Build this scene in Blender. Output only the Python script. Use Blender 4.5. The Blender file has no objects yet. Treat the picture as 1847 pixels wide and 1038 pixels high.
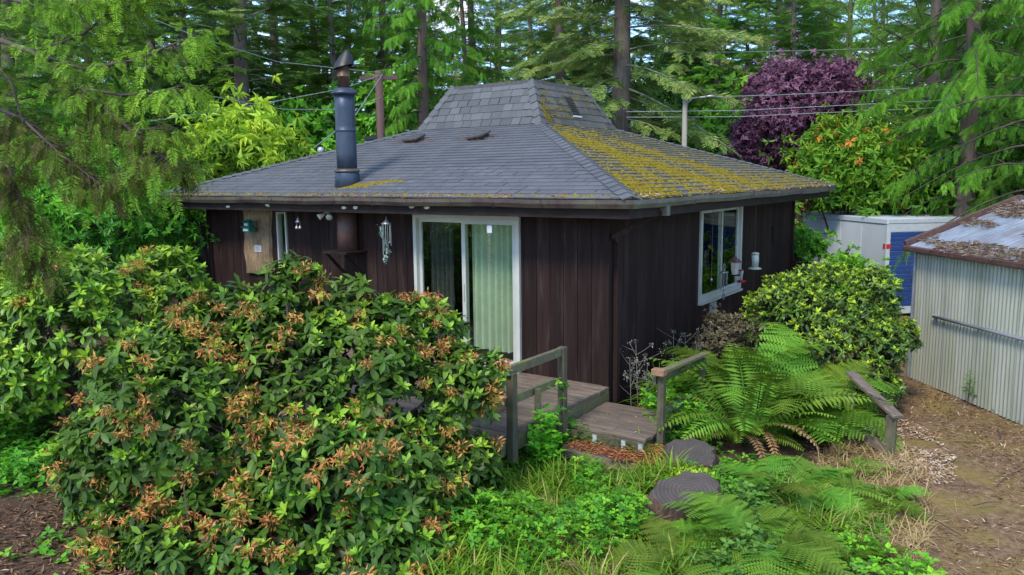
import bpy, bmesh, math, random
import numpy as np
from mathutils import Matrix, Vector
rnd = random.Random(7)
RS = np.random.RandomState(11)
SC = bpy.context.scene
COL = SC.collection
PI = math.pi

# ------------------------------------------------------------------ camera
F_PX, PITCH, YAW, ROLL = 1411.5, .1405, .6094, -.0114
CAM = np.array([4.456, -8.4055, 3.026])
F0 = np.array([-math.sin(YAW), math.cos(YAW), 0.])
G0 = np.array([math.cos(YAW), math.sin(YAW), 0.])
FW = F0 * math.cos(PITCH) + np.array([0, 0, -math.sin(PITCH)])
U0 = np.cross(G0, FW)
RT = G0 * math.cos(ROLL) + U0 * math.sin(ROLL)
UP = U0 * math.cos(ROLL) - G0 * math.sin(ROLL)
cd = bpy.data.cameras.new('camera'); co = bpy.data.objects.new('camera', cd); COL.objects.link(co)
cd.sensor_width = 36.0; cd.lens = F_PX / 1847 * 36; cd.clip_start = .05; cd.clip_end = 2000
co.matrix_world = Matrix(((RT[0], UP[0], -FW[0], CAM[0]), (RT[1], UP[1], -FW[1], CAM[1]), (RT[2], UP[2], -FW[2], CAM[2]), (0, 0, 0, 1)))
SC.camera = co

def ray(px, py): return FW + RT * (px - 923.5) / F_PX - UP * (py - 519.) / F_PX
def on(px, py, ax, v):
    d = ray(px, py); return CAM + d * (v - CAM[ax]) / d[ax]
def onz(px, py, z=0.): return on(px, py, 2, z)
def at(px, py, D):                       # a photo direction at horizontal depth D
    d = ray(px, py); return CAM + d * D / (d @ F0)

# ------------------------------------------------------------------ sky, sun, exposure
SUN_EL, SUN_AZ = math.radians(50), math.radians(176)      # azimuth clockwise from +Y
w = bpy.data.worlds.new('World'); SC.world = w; w.use_nodes = True
nt = w.node_tree; nt.nodes.clear()
out = nt.nodes.new('ShaderNodeOutputWorld'); bg = nt.nodes.new('ShaderNodeBackground')
sky = nt.nodes.new('ShaderNodeTexSky'); sky.sky_type = 'NISHITA'; sky.sun_disc = False
sky.sun_elevation = SUN_EL; sky.sun_rotation = SUN_AZ; sky.air_density = .8; sky.dust_density = .1; sky.ozone_density = 4.0
tc = nt.nodes.new('ShaderNodeTexCoord'); mp = nt.nodes.new('ShaderNodeMapping'); mp.inputs['Scale'].default_value = (3, 3, 6)
cn = nt.nodes.new('ShaderNodeTexNoise'); cn.inputs['Scale'].default_value = 1.6; cn.inputs['Detail'].default_value = 7; cn.inputs['Roughness'].default_value = .6
cr = nt.nodes.new('ShaderNodeValToRGB'); cr.color_ramp.elements[0].position = .52; cr.color_ramp.elements[1].position = .72
mx = nt.nodes.new('ShaderNodeMix'); mx.data_type = 'RGBA'; mx.inputs[7].default_value = (6.4, 6.3, 6.3, 1)
nt.links.new(tc.outputs['Generated'], mp.inputs[0]); nt.links.new(mp.outputs[0], cn.inputs['Vector'])
nt.links.new(cn.outputs['Fac'], cr.inputs[0]); nt.links.new(cr.outputs[0], mx.inputs[0])
nt.links.new(sky.outputs[0], mx.inputs[6]); nt.links.new(mx.outputs[2], bg.inputs[0])
bg.inputs[1].default_value = .15
nt.links.new(bg.outputs[0], out.inputs[0])
sl = bpy.data.lights.new('sun', 'SUN'); so = bpy.data.objects.new('sun', sl); COL.objects.link(so)
sl.energy = 1.25; sl.angle = math.radians(14); sl.color = (1, .93, .80)
sd = Vector((math.sin(SUN_AZ) * math.cos(SUN_EL), math.cos(SUN_AZ) * math.cos(SUN_EL), math.sin(SUN_EL)))
so.rotation_euler = sd.to_track_quat('Z', 'Y').to_euler()
SC.view_settings.view_transform = 'Standard'; SC.view_settings.look = 'None'
SC.view_settings.exposure = 1.7; SC.view_settings.gamma = 1.0; SC.view_settings.use_curve_mapping = False
SC.cycles.max_bounces = 6; SC.cycles.transparent_max_bounces = 8; SC.cycles.use_denoising = True

# ------------------------------------------------------------------ materials
def newmat(name):
    m = bpy.data.materials.new(name); m.use_nodes = True; n = m.node_tree
    b = n.nodes['Principled BSDF']; return m, n, b
def N(n, t, **k):
    o = n.nodes.new(t)
    for a, v in k.items():
        if a.startswith('i_'): o.inputs[a[2:].replace('_', ' ')].default_value = v
        else: setattr(o, a, v)
    return o
def L(n, a, b): n.links.new(a, b)
def ramp(n, fac, stops):
    r = n.nodes.new('ShaderNodeValToRGB'); e = r.color_ramp.elements
    while len(e) < len(stops): e.new(.5)
    for el, (p, c) in zip(e, stops): el.position = p; el.color = (*c, 1)
    L(n, fac, r.inputs[0]); return r.outputs[0]
def mixc(n, fac, a, b, mode='MIX'):
    m = n.nodes.new('ShaderNodeMix'); m.data_type = 'RGBA'; m.blend_type = mode
    for s, v in ((0, fac), (6, a), (7, b)):
        if isinstance(v, (int, float)): m.inputs[s].default_value = v
        elif isinstance(v, tuple): m.inputs[s].default_value = (*v, 1)
        else: L(n, v, m.inputs[s])
    return m.outputs[2]
def noise(n, scale, detail=4, vec=None, rough=.55):
    o = N(n, 'ShaderNodeTexNoise'); o.inputs['Scale'].default_value = scale; o.inputs['Detail'].default_value = detail; o.inputs['Roughness'].default_value = rough
    if vec is not None: L(n, vec, o.inputs['Vector'])
    return o.outputs['Fac']
def math_(n, op, a, b=None, c=None):
    o = N(n, 'ShaderNodeMath', operation=op)
    for i, v in enumerate((a, b, c)):
        if v is None: continue
        if isinstance(v, (int, float)): o.inputs[i].default_value = v
        else: L(n, v, o.inputs[i])
    return o.outputs[0]
def bump(n, b, h, strength=.3, dist=.01):
    o = N(n, 'ShaderNodeBump'); o.inputs['Strength'].default_value = strength; o.inputs['Distance'].default_value = dist
    L(n, h, o.inputs['Height']); L(n, o.outputs[0], b.inputs['Normal'])
def pos(n): return N(n, 'ShaderNodeNewGeometry').outputs['Position']
def objc(n): return N(n, 'ShaderNodeTexCoord').outputs['Object']
def scalev(n, v, s):
    o = N(n, 'ShaderNodeMapping'); o.inputs['Scale'].default_value = s; L(n, v, o.inputs[0]); return o.outputs[0]
def var_(n):
    a = N(n, 'ShaderNodeAttribute', attribute_name='var'); return a.outputs['Fac']
def orand(n): return N(n, 'ShaderNodeObjectInfo').outputs['Random']

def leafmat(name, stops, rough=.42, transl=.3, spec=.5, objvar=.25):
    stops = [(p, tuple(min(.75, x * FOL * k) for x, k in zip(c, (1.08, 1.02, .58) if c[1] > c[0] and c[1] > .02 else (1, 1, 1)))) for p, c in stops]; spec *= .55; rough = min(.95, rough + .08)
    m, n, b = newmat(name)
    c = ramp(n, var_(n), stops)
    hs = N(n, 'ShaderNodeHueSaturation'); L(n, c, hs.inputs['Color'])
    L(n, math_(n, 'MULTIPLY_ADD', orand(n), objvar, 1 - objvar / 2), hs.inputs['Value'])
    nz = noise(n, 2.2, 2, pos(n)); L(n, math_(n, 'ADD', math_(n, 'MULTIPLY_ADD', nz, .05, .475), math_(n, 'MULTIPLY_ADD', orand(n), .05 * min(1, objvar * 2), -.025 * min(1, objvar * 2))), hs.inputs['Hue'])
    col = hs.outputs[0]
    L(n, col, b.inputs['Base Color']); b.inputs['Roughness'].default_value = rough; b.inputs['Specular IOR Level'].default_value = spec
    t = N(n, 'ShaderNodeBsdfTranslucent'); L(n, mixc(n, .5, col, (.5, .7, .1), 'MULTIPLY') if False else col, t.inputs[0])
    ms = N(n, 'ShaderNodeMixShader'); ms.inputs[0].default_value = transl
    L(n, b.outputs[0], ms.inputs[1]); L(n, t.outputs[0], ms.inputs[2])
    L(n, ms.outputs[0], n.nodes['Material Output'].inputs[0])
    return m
def plain(name, col, rough=.6, metal=0., nscale=12, amt=.35, bumpd=.002, spec=.5, objvar=.15, stretch=(1, 1, 1), dirt=None, dirtamt=.5):
    m, n, b = newmat(name)
    v = scalev(n, pos(n), stretch)
    f = noise(n, nscale, 6, v, .62)
    lo = tuple(x * (1 - amt) for x in col); hi = tuple(min(1, x * (1 + amt)) for x in col)
    c = ramp(n, f, [(.25, lo), (.75, hi)])
    if dirt:
        d = ramp(n, noise(n, nscale * .18, 5, pos(n), .65), [(.45, (0, 0, 0)), (.7, (dirtamt,) * 3)])
        c = mixc(n, d, c, dirt)
    hs = N(n, 'ShaderNodeHueSaturation'); L(n, c, hs.inputs['Color'])
    L(n, math_(n, 'MULTIPLY_ADD', orand(n), objvar, 1 - objvar / 2), hs.inputs['Value'])
    L(n, hs.outputs[0], b.inputs['Base Color']); b.inputs['Metallic'].default_value = metal
    L(n, math_(n, 'MULTIPLY_ADD', f, .3, rough - .15), b.inputs['Roughness']); b.inputs['Specular IOR Level'].default_value = spec
    if bumpd: bump(n, b, f, .5, bumpd)
    return m

M = {}
FOL = 1.45
# siding: dark stained plywood boards, a little sun-bleached, streaked down the grain
def siding():
    m, n, b = newmat('dark_brown_siding')
    g = noise(n, 30, 6, scalev(n, pos(n), (1, 1, .06)), .65)
    c = ramp(n, g, [(.3, (.013, .0060, .0048)), (.6, (.024, .0122, .0102)), (.85, (.042, .024, .0205))])
    st = ramp(n, noise(n, 9, 5, scalev(n, pos(n), (1, 1, .12)), .7), [(.52, (0, 0, 0)), (.76, (.38,) * 3)])
    c = mixc(n, st, c, (.085, .066, .056))
    hs = N(n, 'ShaderNodeHueSaturation'); L(n, c, hs.inputs['Color']); L(n, math_(n, 'MULTIPLY_ADD', orand(n), .6, .75), hs.inputs['Value'])
    L(n, hs.outputs[0], b.inputs['Base Color']); b.inputs['Roughness'].default_value = .8; b.inputs['Specular IOR Level'].default_value = .18
    bump(n, b, g, .6, .002); return m
M['siding'] = siding()
M['trim'] = plain('brown_fascia', (.018, .0115, .010), .7, amt=.5, nscale=20, spec=.15, dirt=(.05, .042, .035), dirtamt=.35, stretch=(.3, .3, 1))
M['gutter'] = plain('gutter_paint', (.060, .040, .034), .42, amt=.4, nscale=14, dirt=(.13, .12, .075), dirtamt=.6)
M['gutter_pale'] = plain('gutter_weathered', (.115, .105, .085), .5, amt=.4, nscale=14, dirt=(.05, .04, .03), dirtamt=.7)
M['dark'] = plain('dark_interior', (.02, .018, .016), .8, bumpd=0)
M['white'] = plain('white_vinyl_frame', (.44, .44, .39), .4, amt=.08, nscale=6, dirt=(.30, .31, .22), dirtamt=.4)
M['cream'] = plain('cream_paint', (.50, .47, .36), .5, amt=.15)
M['wood_grey'] = plain('weathered_deck_wood', (.150, .112, .080), .75, amt=.55, nscale=26, stretch=(.08, 1, 1), dirt=(.085, .06, .045), dirtamt=.6, objvar=.4)
M['wood_post'] = plain('weathered_post_wood', (.070, .058, .036), .75, amt=.6, nscale=26, stretch=(1, 1, .1), dirt=(.12, .13, .035), dirtamt=.75)
M['wood_rail'] = plain('mossy_rail_wood', (.115, .098, .055), .75, amt=.5, nscale=26, dirt=(.15, .17, .03), dirtamt=.8)
M['wood_end'] = plain('cut_timber', (.27, .15, .08), .7, amt=.4, nscale=30)
M['moss_wood'] = plain('moss_green_timber', (.125, .12, .045), .85, amt=.5, nscale=18, dirt=(.10, .085, .055), dirtamt=.9)
M['slab'] = plain('live_edge_slab', (.22, .145, .075), .7, amt=.75, nscale=14, stretch=(2.2, 1, .35), dirt=(.06, .045, .03), dirtamt=.7)
M['green_plastic'] = plain('green_paint', (.01, .12, .085), .4, amt=.15)
M['paper'] = plain('white_card', (.42, .44, .45), .6, amt=.05, bumpd=0)
M['ink'] = plain('grey_ink', (.12, .13, .15), .6, amt=.05, bumpd=0)
M['pewter'] = plain('pewter', (.32, .32, .31), .4, metal=.7, amt=.2)
M['iron'] = plain('black_iron', (.015, .015, .016), .45, metal=.3)
M['sage'] = plain('sage_leaf', (.17, .26, .21), .55, amt=.2)
M['red'] = plain('red_plastic', (.45, .012, .014), .35, amt=.1)
M['trailer'] = plain('white_panel', (.50, .54, .57), .45, amt=.05, nscale=3, dirt=(.42, .46, .46), dirtamt=.4, bumpd=.0005)
M['trailer_grey'] = plain('grey_steel_frame', (.40, .43, .43), .45, amt=.12)
M['blue'] = plain('blue_shutter', (.004, .036, .17), .38, amt=.1, bumpd=0)
M['rust'] = plain('rusty_brown_metal', (.085, .042, .034), .6, amt=.5, nscale=18)
M['bark'] = plain('fir_bark', (.115, .085, .066), .9, amt=.6, nscale=16, stretch=(1, 1, .25), bumpd=.03, dirt=(.15, .155, .12), dirtamt=.5)
M['bark_red'] = plain('cedar_bark', (.145, .092, .070), .9, amt=.5, nscale=16, stretch=(1, 1, .12), bumpd=.03)
M['twig'] = plain('twig_bark', (.062, .045, .034), .85, amt=.4)
M['lichen_twig'] = plain('lichen_twig_bark', (.17, .165, .13), .9, amt=.5)
M['bush_stem'] = plain('bush_stem', (.055, .038, .028), .85, amt=.5)
M['pole'] = plain('utility_pole_wood', (.085, .045, .036), .8, amt=.4, stretch=(1, 1, .1))
M['pole_pale'] = plain('pale_pole_wood', (.24, .215, .17), .8, amt=.25, stretch=(1, 1, .1))
M['wire'] = plain('wire', (.20, .24, .22), .6, bumpd=0)
M['curtain'] = plain('pale_green_curtain', (.42, .48, .35), .8, amt=.15, nscale=5, bumpd=0)
M['curtain_dark'] = plain('grey_drape', (.05, .052, .05), .85, amt=.2, bumpd=0)
M['clear'] = plain('frosted_tube', (.42, .46, .36), .25, amt=.15, bumpd=0)
M['needles'] = plain('dead_needles', (.20, .105, .058), .9, amt=.6, nscale=40, bumpd=0)
M['asphalt'] = plain('road_asphalt', (.17, .18, .19), .9, amt=.2)

def chimney_mat():
    m, n, b = newmat('blued_steel_pipe')
    g = noise(n, 7, 6, scalev(n, pos(n), (1, 1, .25)), .65)
    c = ramp(n, g, [(.3, (.020, .028, .045)), (.6, (.042, .058, .088)), (.8, (.075, .085, .095))])
    L(n, c, b.inputs['Base Color']); b.inputs['Metallic'].default_value = .35
    L(n, math_(n, 'MULTIPLY_ADD', g, .35, .28), b.inputs['Roughness']); return m
M['chimney'] = chimney_mat()
M['copper'] = plain('sooty_flue', (.14, .085, .058), .42, metal=.5, amt=.5, nscale=9, stretch=(1, 1, .3))

def glassmat(name='window_glass', k=1.0, k0=.06):
    m, n, b = newmat(name)
    n.nodes.remove(b)
    g = N(n, 'ShaderNodeBsdfGlossy'); g.inputs['Roughness'].default_value = .012; g.inputs['Color'].default_value = (.9, 1, .9, 1)
    t = N(n, 'ShaderNodeBsdfTransparent'); t.inputs[0].default_value = (.90, .94, .90, 1)
    f = N(n, 'ShaderNodeFresnel'); f.inputs[0].default_value = 1.6
    ms = N(n, 'ShaderNodeMixShader'); bf = N(n, 'ShaderNodeNewGeometry').outputs['Backfacing']; L(n, math_(n, 'MULTIPLY', math_(n, 'MULTIPLY_ADD', f.outputs[0], k, k0), math_(n, 'SUBTRACT', 1., bf)), ms.inputs[0])
    L(n, t.outputs[0], ms.inputs[1]); L(n, g.outputs[0], ms.inputs[2]); L(n, ms.outputs[0], n.nodes['Material Output'].inputs[0])
    return m
M['glass'] = glassmat()
M['glass_dull'] = glassmat('low_reflection_window_glass', .35, .02)  # side window panes: reflectivity lowered to weaken the mirrored blue shutter

def shinglemat(name, base, mossy):
    m, n, b = newmat(name)
    P = pos(n); sp = N(n, 'ShaderNodeSeparateXYZ'); L(n, P, sp.inputs[0])
    v = math_(n, 'FRACT', math_(n, 'ADD', var_(n), orand(n)))
    lo = tuple(x * (.85 if 'cupola' not in name else .7) for x in base); hi = tuple(x * (1.16 if 'cupola' not in name else 1.4) for x in base)
    c = ramp(n, v, [(0, lo), (.5, base), (1, hi)])
    gr = noise(n, 260, 2, P); c = mixc(n, .25, c, ramp(n, gr, [(.3, (.35,) * 3), (.7, (1.0,) * 3)]), 'OVERLAY')
    big = noise(n, .9, 5, P, .6)
    c = mixc(n, ramp(n, big, [(.5, (0, 0, 0)), (.75, (.3,) * 3)]), c, tuple(x * 1.5 for x in base))
    if mossy:
        ms = ramp(n, noise(n, 5, 6, P, .7), [(.48, (0, 0, 0)), (.70, (.4,) * 3)])
        yw = math_(n, 'LESS_THAN', sp.outputs[1], 99)
        c = mixc(n, ms, c, (.17, .135, .022))
    else:
        ms = ramp(n, noise(n, 7, 6, P, .7), [(.62, (0, 0, 0)), (.72, (.5,) * 3)])
        c = mixc(n, ms, c, (.13, .11, .05))
    L(n, c, b.inputs['Base Color']); b.inputs['Roughness'].default_value = .58; b.inputs['Specular IOR Level'].default_value = .55
    bump(n, b, gr, .5, .003); return m
M['shingle'] = shinglemat('slate_grey_shingle', (.076, .078, .082), False)
M['shingle_moss'] = shinglemat('mossy_grey_shingle', (.066, .067, .064), True)
M['cupola_shingle'] = shinglemat('cupola_grey_shingle', (.058, .061, .060), False)
M['cupola_moss'] = shinglemat('cupola_mossy_shingle', (.056, .053, .044), True)
M['felt'] = plain('roofing_felt', (.040, .040, .044), .85, amt=.5, nscale=60, dirt=(.12, .11, .06), dirtamt=.5)
M['moss'] = leafmat('golden_moss', [(0, (.035, .023, .003)), (.35, (.10, .070, .005)), (.7, (.19, .135, .007)), (1, (.10, .115, .012))], .95, .05, .1, 0)

def corrugated():
    m, n, b = newmat('galvanised_sheet')
    P = pos(n); sp = N(n, 'ShaderNodeSeparateXYZ'); L(n, P, sp.inputs[0])
    g = noise(n, 5, 6, scalev(n, P, (1, 1, .10)), .6)
    c = ramp(n, g, [(.3, (.25, .255, .20)), (.6, (.36, .37, .305)), (.85, (.45, .46, .395))])
    alg = ramp(n, noise(n, 2.2, 5, scalev(n, P, (2.5, 2.5, .35)), .65), [(.45, (0, 0, 0)), (.7, (.6,) * 3)])
    c = mixc(n, alg, c, (.27, .28, .16))
    rs = ramp(n, noise(n, 7, 5, scalev(n, P, (1.5, 1.5, .18)), .7), [(.64, (0, 0, 0)), (.74, (.5,) * 3)])
    c = mixc(n, rs, c, (.22, .15, .075))
    L(n, c, b.inputs['Base Color']); b.inputs['Metallic'].default_value = .15; b.inputs['Roughness'].default_value = .5
    return m
M['galv'] = corrugated()
M['galv_roof'] = plain('galvanised_roof_sheet', (.24, .28, .32), .4, metal=.3, amt=.3, nscale=5, dirt=(.17, .12, .09), dirtamt=.6, bumpd=0)

def groundmat():
    m, n, b = newmat('ground_soil')
    P = pos(n); sp = N(n, 'ShaderNodeSeparateXYZ'); L(n, P, sp.inputs[0])
    f1 = noise(n, 1.1, 6, P, .65); f2 = noise(n, 14, 6, P, .7); f3 = noise(n, 60, 3, P)
    c = ramp(n, f2, [(.25, (.030, .020, .014)), (.5, (.075, .048, .030)), (.75, (.15, .10, .06))])
    # worn foot path beside the shed, needle brown with olive moss
    d = math_(n, 'ADD', math_(n, 'MULTIPLY', sp.outputs[0], .80), math_(n, 'MULTIPLY', sp.outputs[1], .18))
    d = math_(n, 'ADD', d, math_(n, 'MULTIPLY', f1, .9))
    pm = ramp(n, d, [(0, (0, 0, 0)), (1, (1, 1, 1))])
    msk = N(n, 'ShaderNodeMapRange'); msk.inputs[1].default_value = 2.75; msk.inputs[2].default_value = 3.35; L(n, d, msk.inputs[0])
    pc = ramp(n, f2, [(.3, (.070, .042, .024)), (.5, (.17, .108, .060)), (.72, (.29, .20, .12))])
    om = ramp(n, noise(n, 1.7, 5, P, .6), [(.45, (0, 0, 0)), (.62, (.75,) * 3)])
    pc = mixc(n, om, pc, mixc(n, f3, (.16, .115, .03), (.24, .19, .05)))
    c = mixc(n, msk.outputs[0], c, pc)
    # thatch and moss in the garden patch
    gx = N(n, 'ShaderNodeMapRange'); gx.inputs[1].default_value = 1.6; gx.inputs[2].default_value = .6
    dv = N(n, 'ShaderNodeVectorMath', operation='DISTANCE'); L(n, P, dv.inputs[0]); dv.inputs[1].default_value = (.95, -3.0, 0); L(n, dv.outputs['Value'], gx.inputs[0])
    c = mixc(n, math_(n, 'MULTIPLY', gx.outputs[0], .9), c, ramp(n, f2, [(.3, (.05, .06, .015)), (.55, (.13, .13, .03)), (.8, (.26, .21, .09))]))
    L(n, c, b.inputs['Base Color']); b.inputs['Roughness'].default_value = .95; b.inputs['Specular IOR Level'].default_value = .15
    bump(n, b, f2, .8, .03); return m
M['ground'] = groundmat()
M['bed'] = plain('woodland_floor', (.045, .055, .022), .95, amt=.6, nscale=3)

# foliage: ramps run from old leaves (0) to fresh tips (1)
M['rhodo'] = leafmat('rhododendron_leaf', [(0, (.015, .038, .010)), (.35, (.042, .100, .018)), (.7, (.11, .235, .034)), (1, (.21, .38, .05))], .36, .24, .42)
M['rhodo_pale'] = leafmat('young_rhododendron_leaf', [(0, (.034, .080, .020)), (.4, (.10, .21, .030)), (.75, (.22, .37, .045)), (1, (.34, .48, .06))], .33, .28, .6)
M['rhodo_yellow'] = leafmat('yellow_green_leaf', [(0, (.026, .055, .020)), (.4, (.070, .125, .034)), (.65, (.13, .225, .022)), (1, (.27, .38, .032))], .30, .25, .6)
M['dry_bloom'] = leafmat('withered_bloom', [(0, (.15, .058, .018)), (.5, (.36, .16, .045)), (1, (.50, .28, .10))], .8, .25, .15, .15)
M['fern'] = leafmat('fern_frond', [(0, (.030, .075, .014)), (.5, (.070, .155, .024)), (1, (.14, .24, .036))], .5, .3, .4, .7)
M['fern_dry'] = leafmat('dry_fern_frond', [(0, (.10, .05, .022)), (.6, (.19, .105, .045)), (1, (.27, .18, .09))], .8, .2, .2, .3)
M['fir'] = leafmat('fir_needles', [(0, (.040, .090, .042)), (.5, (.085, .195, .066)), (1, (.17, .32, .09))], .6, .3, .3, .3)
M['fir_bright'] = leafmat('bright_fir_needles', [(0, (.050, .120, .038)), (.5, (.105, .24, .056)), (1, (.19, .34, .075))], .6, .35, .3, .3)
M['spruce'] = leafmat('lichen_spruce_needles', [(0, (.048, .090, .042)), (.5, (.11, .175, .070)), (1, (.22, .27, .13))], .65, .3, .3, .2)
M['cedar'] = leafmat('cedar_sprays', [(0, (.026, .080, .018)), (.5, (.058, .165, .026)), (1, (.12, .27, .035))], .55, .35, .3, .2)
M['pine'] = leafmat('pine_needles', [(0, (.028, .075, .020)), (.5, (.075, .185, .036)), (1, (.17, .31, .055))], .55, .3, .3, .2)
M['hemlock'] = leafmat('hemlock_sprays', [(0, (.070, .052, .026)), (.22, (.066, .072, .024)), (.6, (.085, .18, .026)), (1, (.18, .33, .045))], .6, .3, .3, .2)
M['purple'] = leafmat('plum_leaf', [(0, (.03, .010, .022)), (.5, (.085, .028, .058)), (1, (.22, .105, .17))], .45, .25, .5, .1)
M['yellow_leaf'] = leafmat('yellowing_leaf', [(0, (.045, .13, .02)), (.6, (.09, .22, .03)), (.97, (.17, .26, .03)), (.988, (.42, .24, .03)), (1, (.45, .18, .03))], .45, .3, .4, .1)
M['bush'] = leafmat('broad_bush_leaf', [(0, (.020, .070, .014)), (.5, (.06, .185, .024)), (1, (.16, .36, .04))], .42, .3, .5, .2)
M['bush_dark'] = leafmat('dark_bush_leaf', [(0, (.012, .040, .014)), (.5, (.032, .095, .026)), (1, (.085, .20, .045))], .42, .25, .5, .2)
M['russet'] = leafmat('russet_leaf', [(0, (.07, .03, .02)), (.6, (.17, .08, .045)), (1, (.25, .16, .07))], .6, .25, .4, .2)
M['dry_leaf'] = leafmat('faded_blossom_leaf', [(0, (.04, .035, .018)), (.6, (.085, .070, .036)), (1, (.17, .14, .085))], .8, .2, .2, 0)
M['grass'] = leafmat('grass_blade', [(0, (.04, .10, .014)), (.5, (.095, .20, .022)), (.75, (.17, .26, .04)), (1, (.30, .25, .10))], .55, .35, .3, 0)
M['straw'] = leafmat('straw', [(0, (.22, .14, .06)), (.6, (.36, .27, .12)), (1, (.48, .38, .2))], .7, .3, .2, 0)
M['weed'] = leafmat('weed_leaf', [(0, (.03, .11, .018)), (.5, (.07, .235, .022)), (1, (.17, .38, .03))], .42, .32, .5, .15)
M['litter'] = leafmat('leaf_litter', [(0, (.06, .035, .022)), (.5, (.17, .10, .055)), (.8, (.30, .20, .12)), (1, (.42, .36, .28))], .85, .05, .2, 0)
M['red_litter'] = leafmat('red_brown_litter', [(0, (.09, .030, .016)), (.6, (.24, .085, .035)), (1, (.36, .18, .09))], .85, .05, .2, 0)
M['flower_white'] = plain('dry_white_flower', (.26, .24, .19), .8, amt=.2, bumpd=0)
M['flower_yellow'] = plain('yellow_petal', (.65, .34, .015), .6, amt=.1, bumpd=0)

def stumpmat():
    m, n, b = newmat('sawn_stump_top')
    O = objc(n); wv = N(n, 'ShaderNodeTexWave', wave_type='RINGS', rings_direction='Z'); wv.inputs['Scale'].default_value = 9; wv.inputs['Distortion'].default_value = 3; wv.inputs['Detail'].default_value = 3
    L(n, O, wv.inputs['Vector'])
    c = mixc(n, noise(n, 9, 5, O), mixc(n, wv.outputs[0], (.085, .070, .058), (.125, .108, .094)), (.045, .036, .030))
    L(n, c, b.inputs['Base Color']); b.inputs['Roughness'].default_value = .85; b.inputs['Specular IOR Level'].default_value = .2; bump(n, b, noise(n, 14, 6, O, .7), .8, .012); return m
M['stump_top'] = stumpmat()
M['stump_bark'] = plain('stump_bark', (.080, .046, .032), .9, amt=.75, nscale=22, stretch=(1, 1, .3), bumpd=.02)

# ------------------------------------------------------------------ mesh helpers
def mesh_np(name, V, F, var=None, smooth=False):
    V = np.asarray(V, np.float32).reshape(-1, 3); F = np.asarray(F, np.int32)
    me = bpy.data.meshes.new(name); k = F.shape[1]; nf = len(F)
    me.vertices.add(len(V)); me.vertices.foreach_set('co', V.ravel())
    me.loops.add(nf * k); me.loops.foreach_set('vertex_index', F.ravel())
    me.polygons.add(nf); me.polygons.foreach_set('loop_start', np.arange(0, nf * k, k, dtype=np.int32))
    me.polygons.foreach_set('use_smooth', np.full(nf, bool(smooth)))
    if var is not None:
        a = me.attributes.new('var', 'FLOAT', 'POINT'); a.data.foreach_set('value', np.asarray(var, np.float32))
    me.update(calc_edges=True); return me

def link(name, me, mat=None, parent=None, loc=None, M4=None):
    o = bpy.data.objects.new(name, me); COL.objects.link(o)
    if me is not None and mat is not None and not me.materials: me.materials.append(M[mat] if isinstance(mat, str) else mat)
    if parent is not None: o.parent = parent
    if loc is not None: o.location = loc
    if M4 is not None: o.matrix_local = M4
    return o
def tag(o, label=None, cat=None, group=None, kind=None):
    if label: o['label'] = label
    if cat: o['category'] = cat
    if group: o['group'] = group
    if kind: o['kind'] = kind
    return o
def thing(name, label, cat, loc=(0, 0, 0), rz=0., group=None):
    o = bpy.data.objects.new(name, None); COL.objects.link(o); o.empty_display_size = .1
    o.location = loc; o.rotation_euler = (0, 0, rz); return tag(o, label, cat, group)

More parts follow.
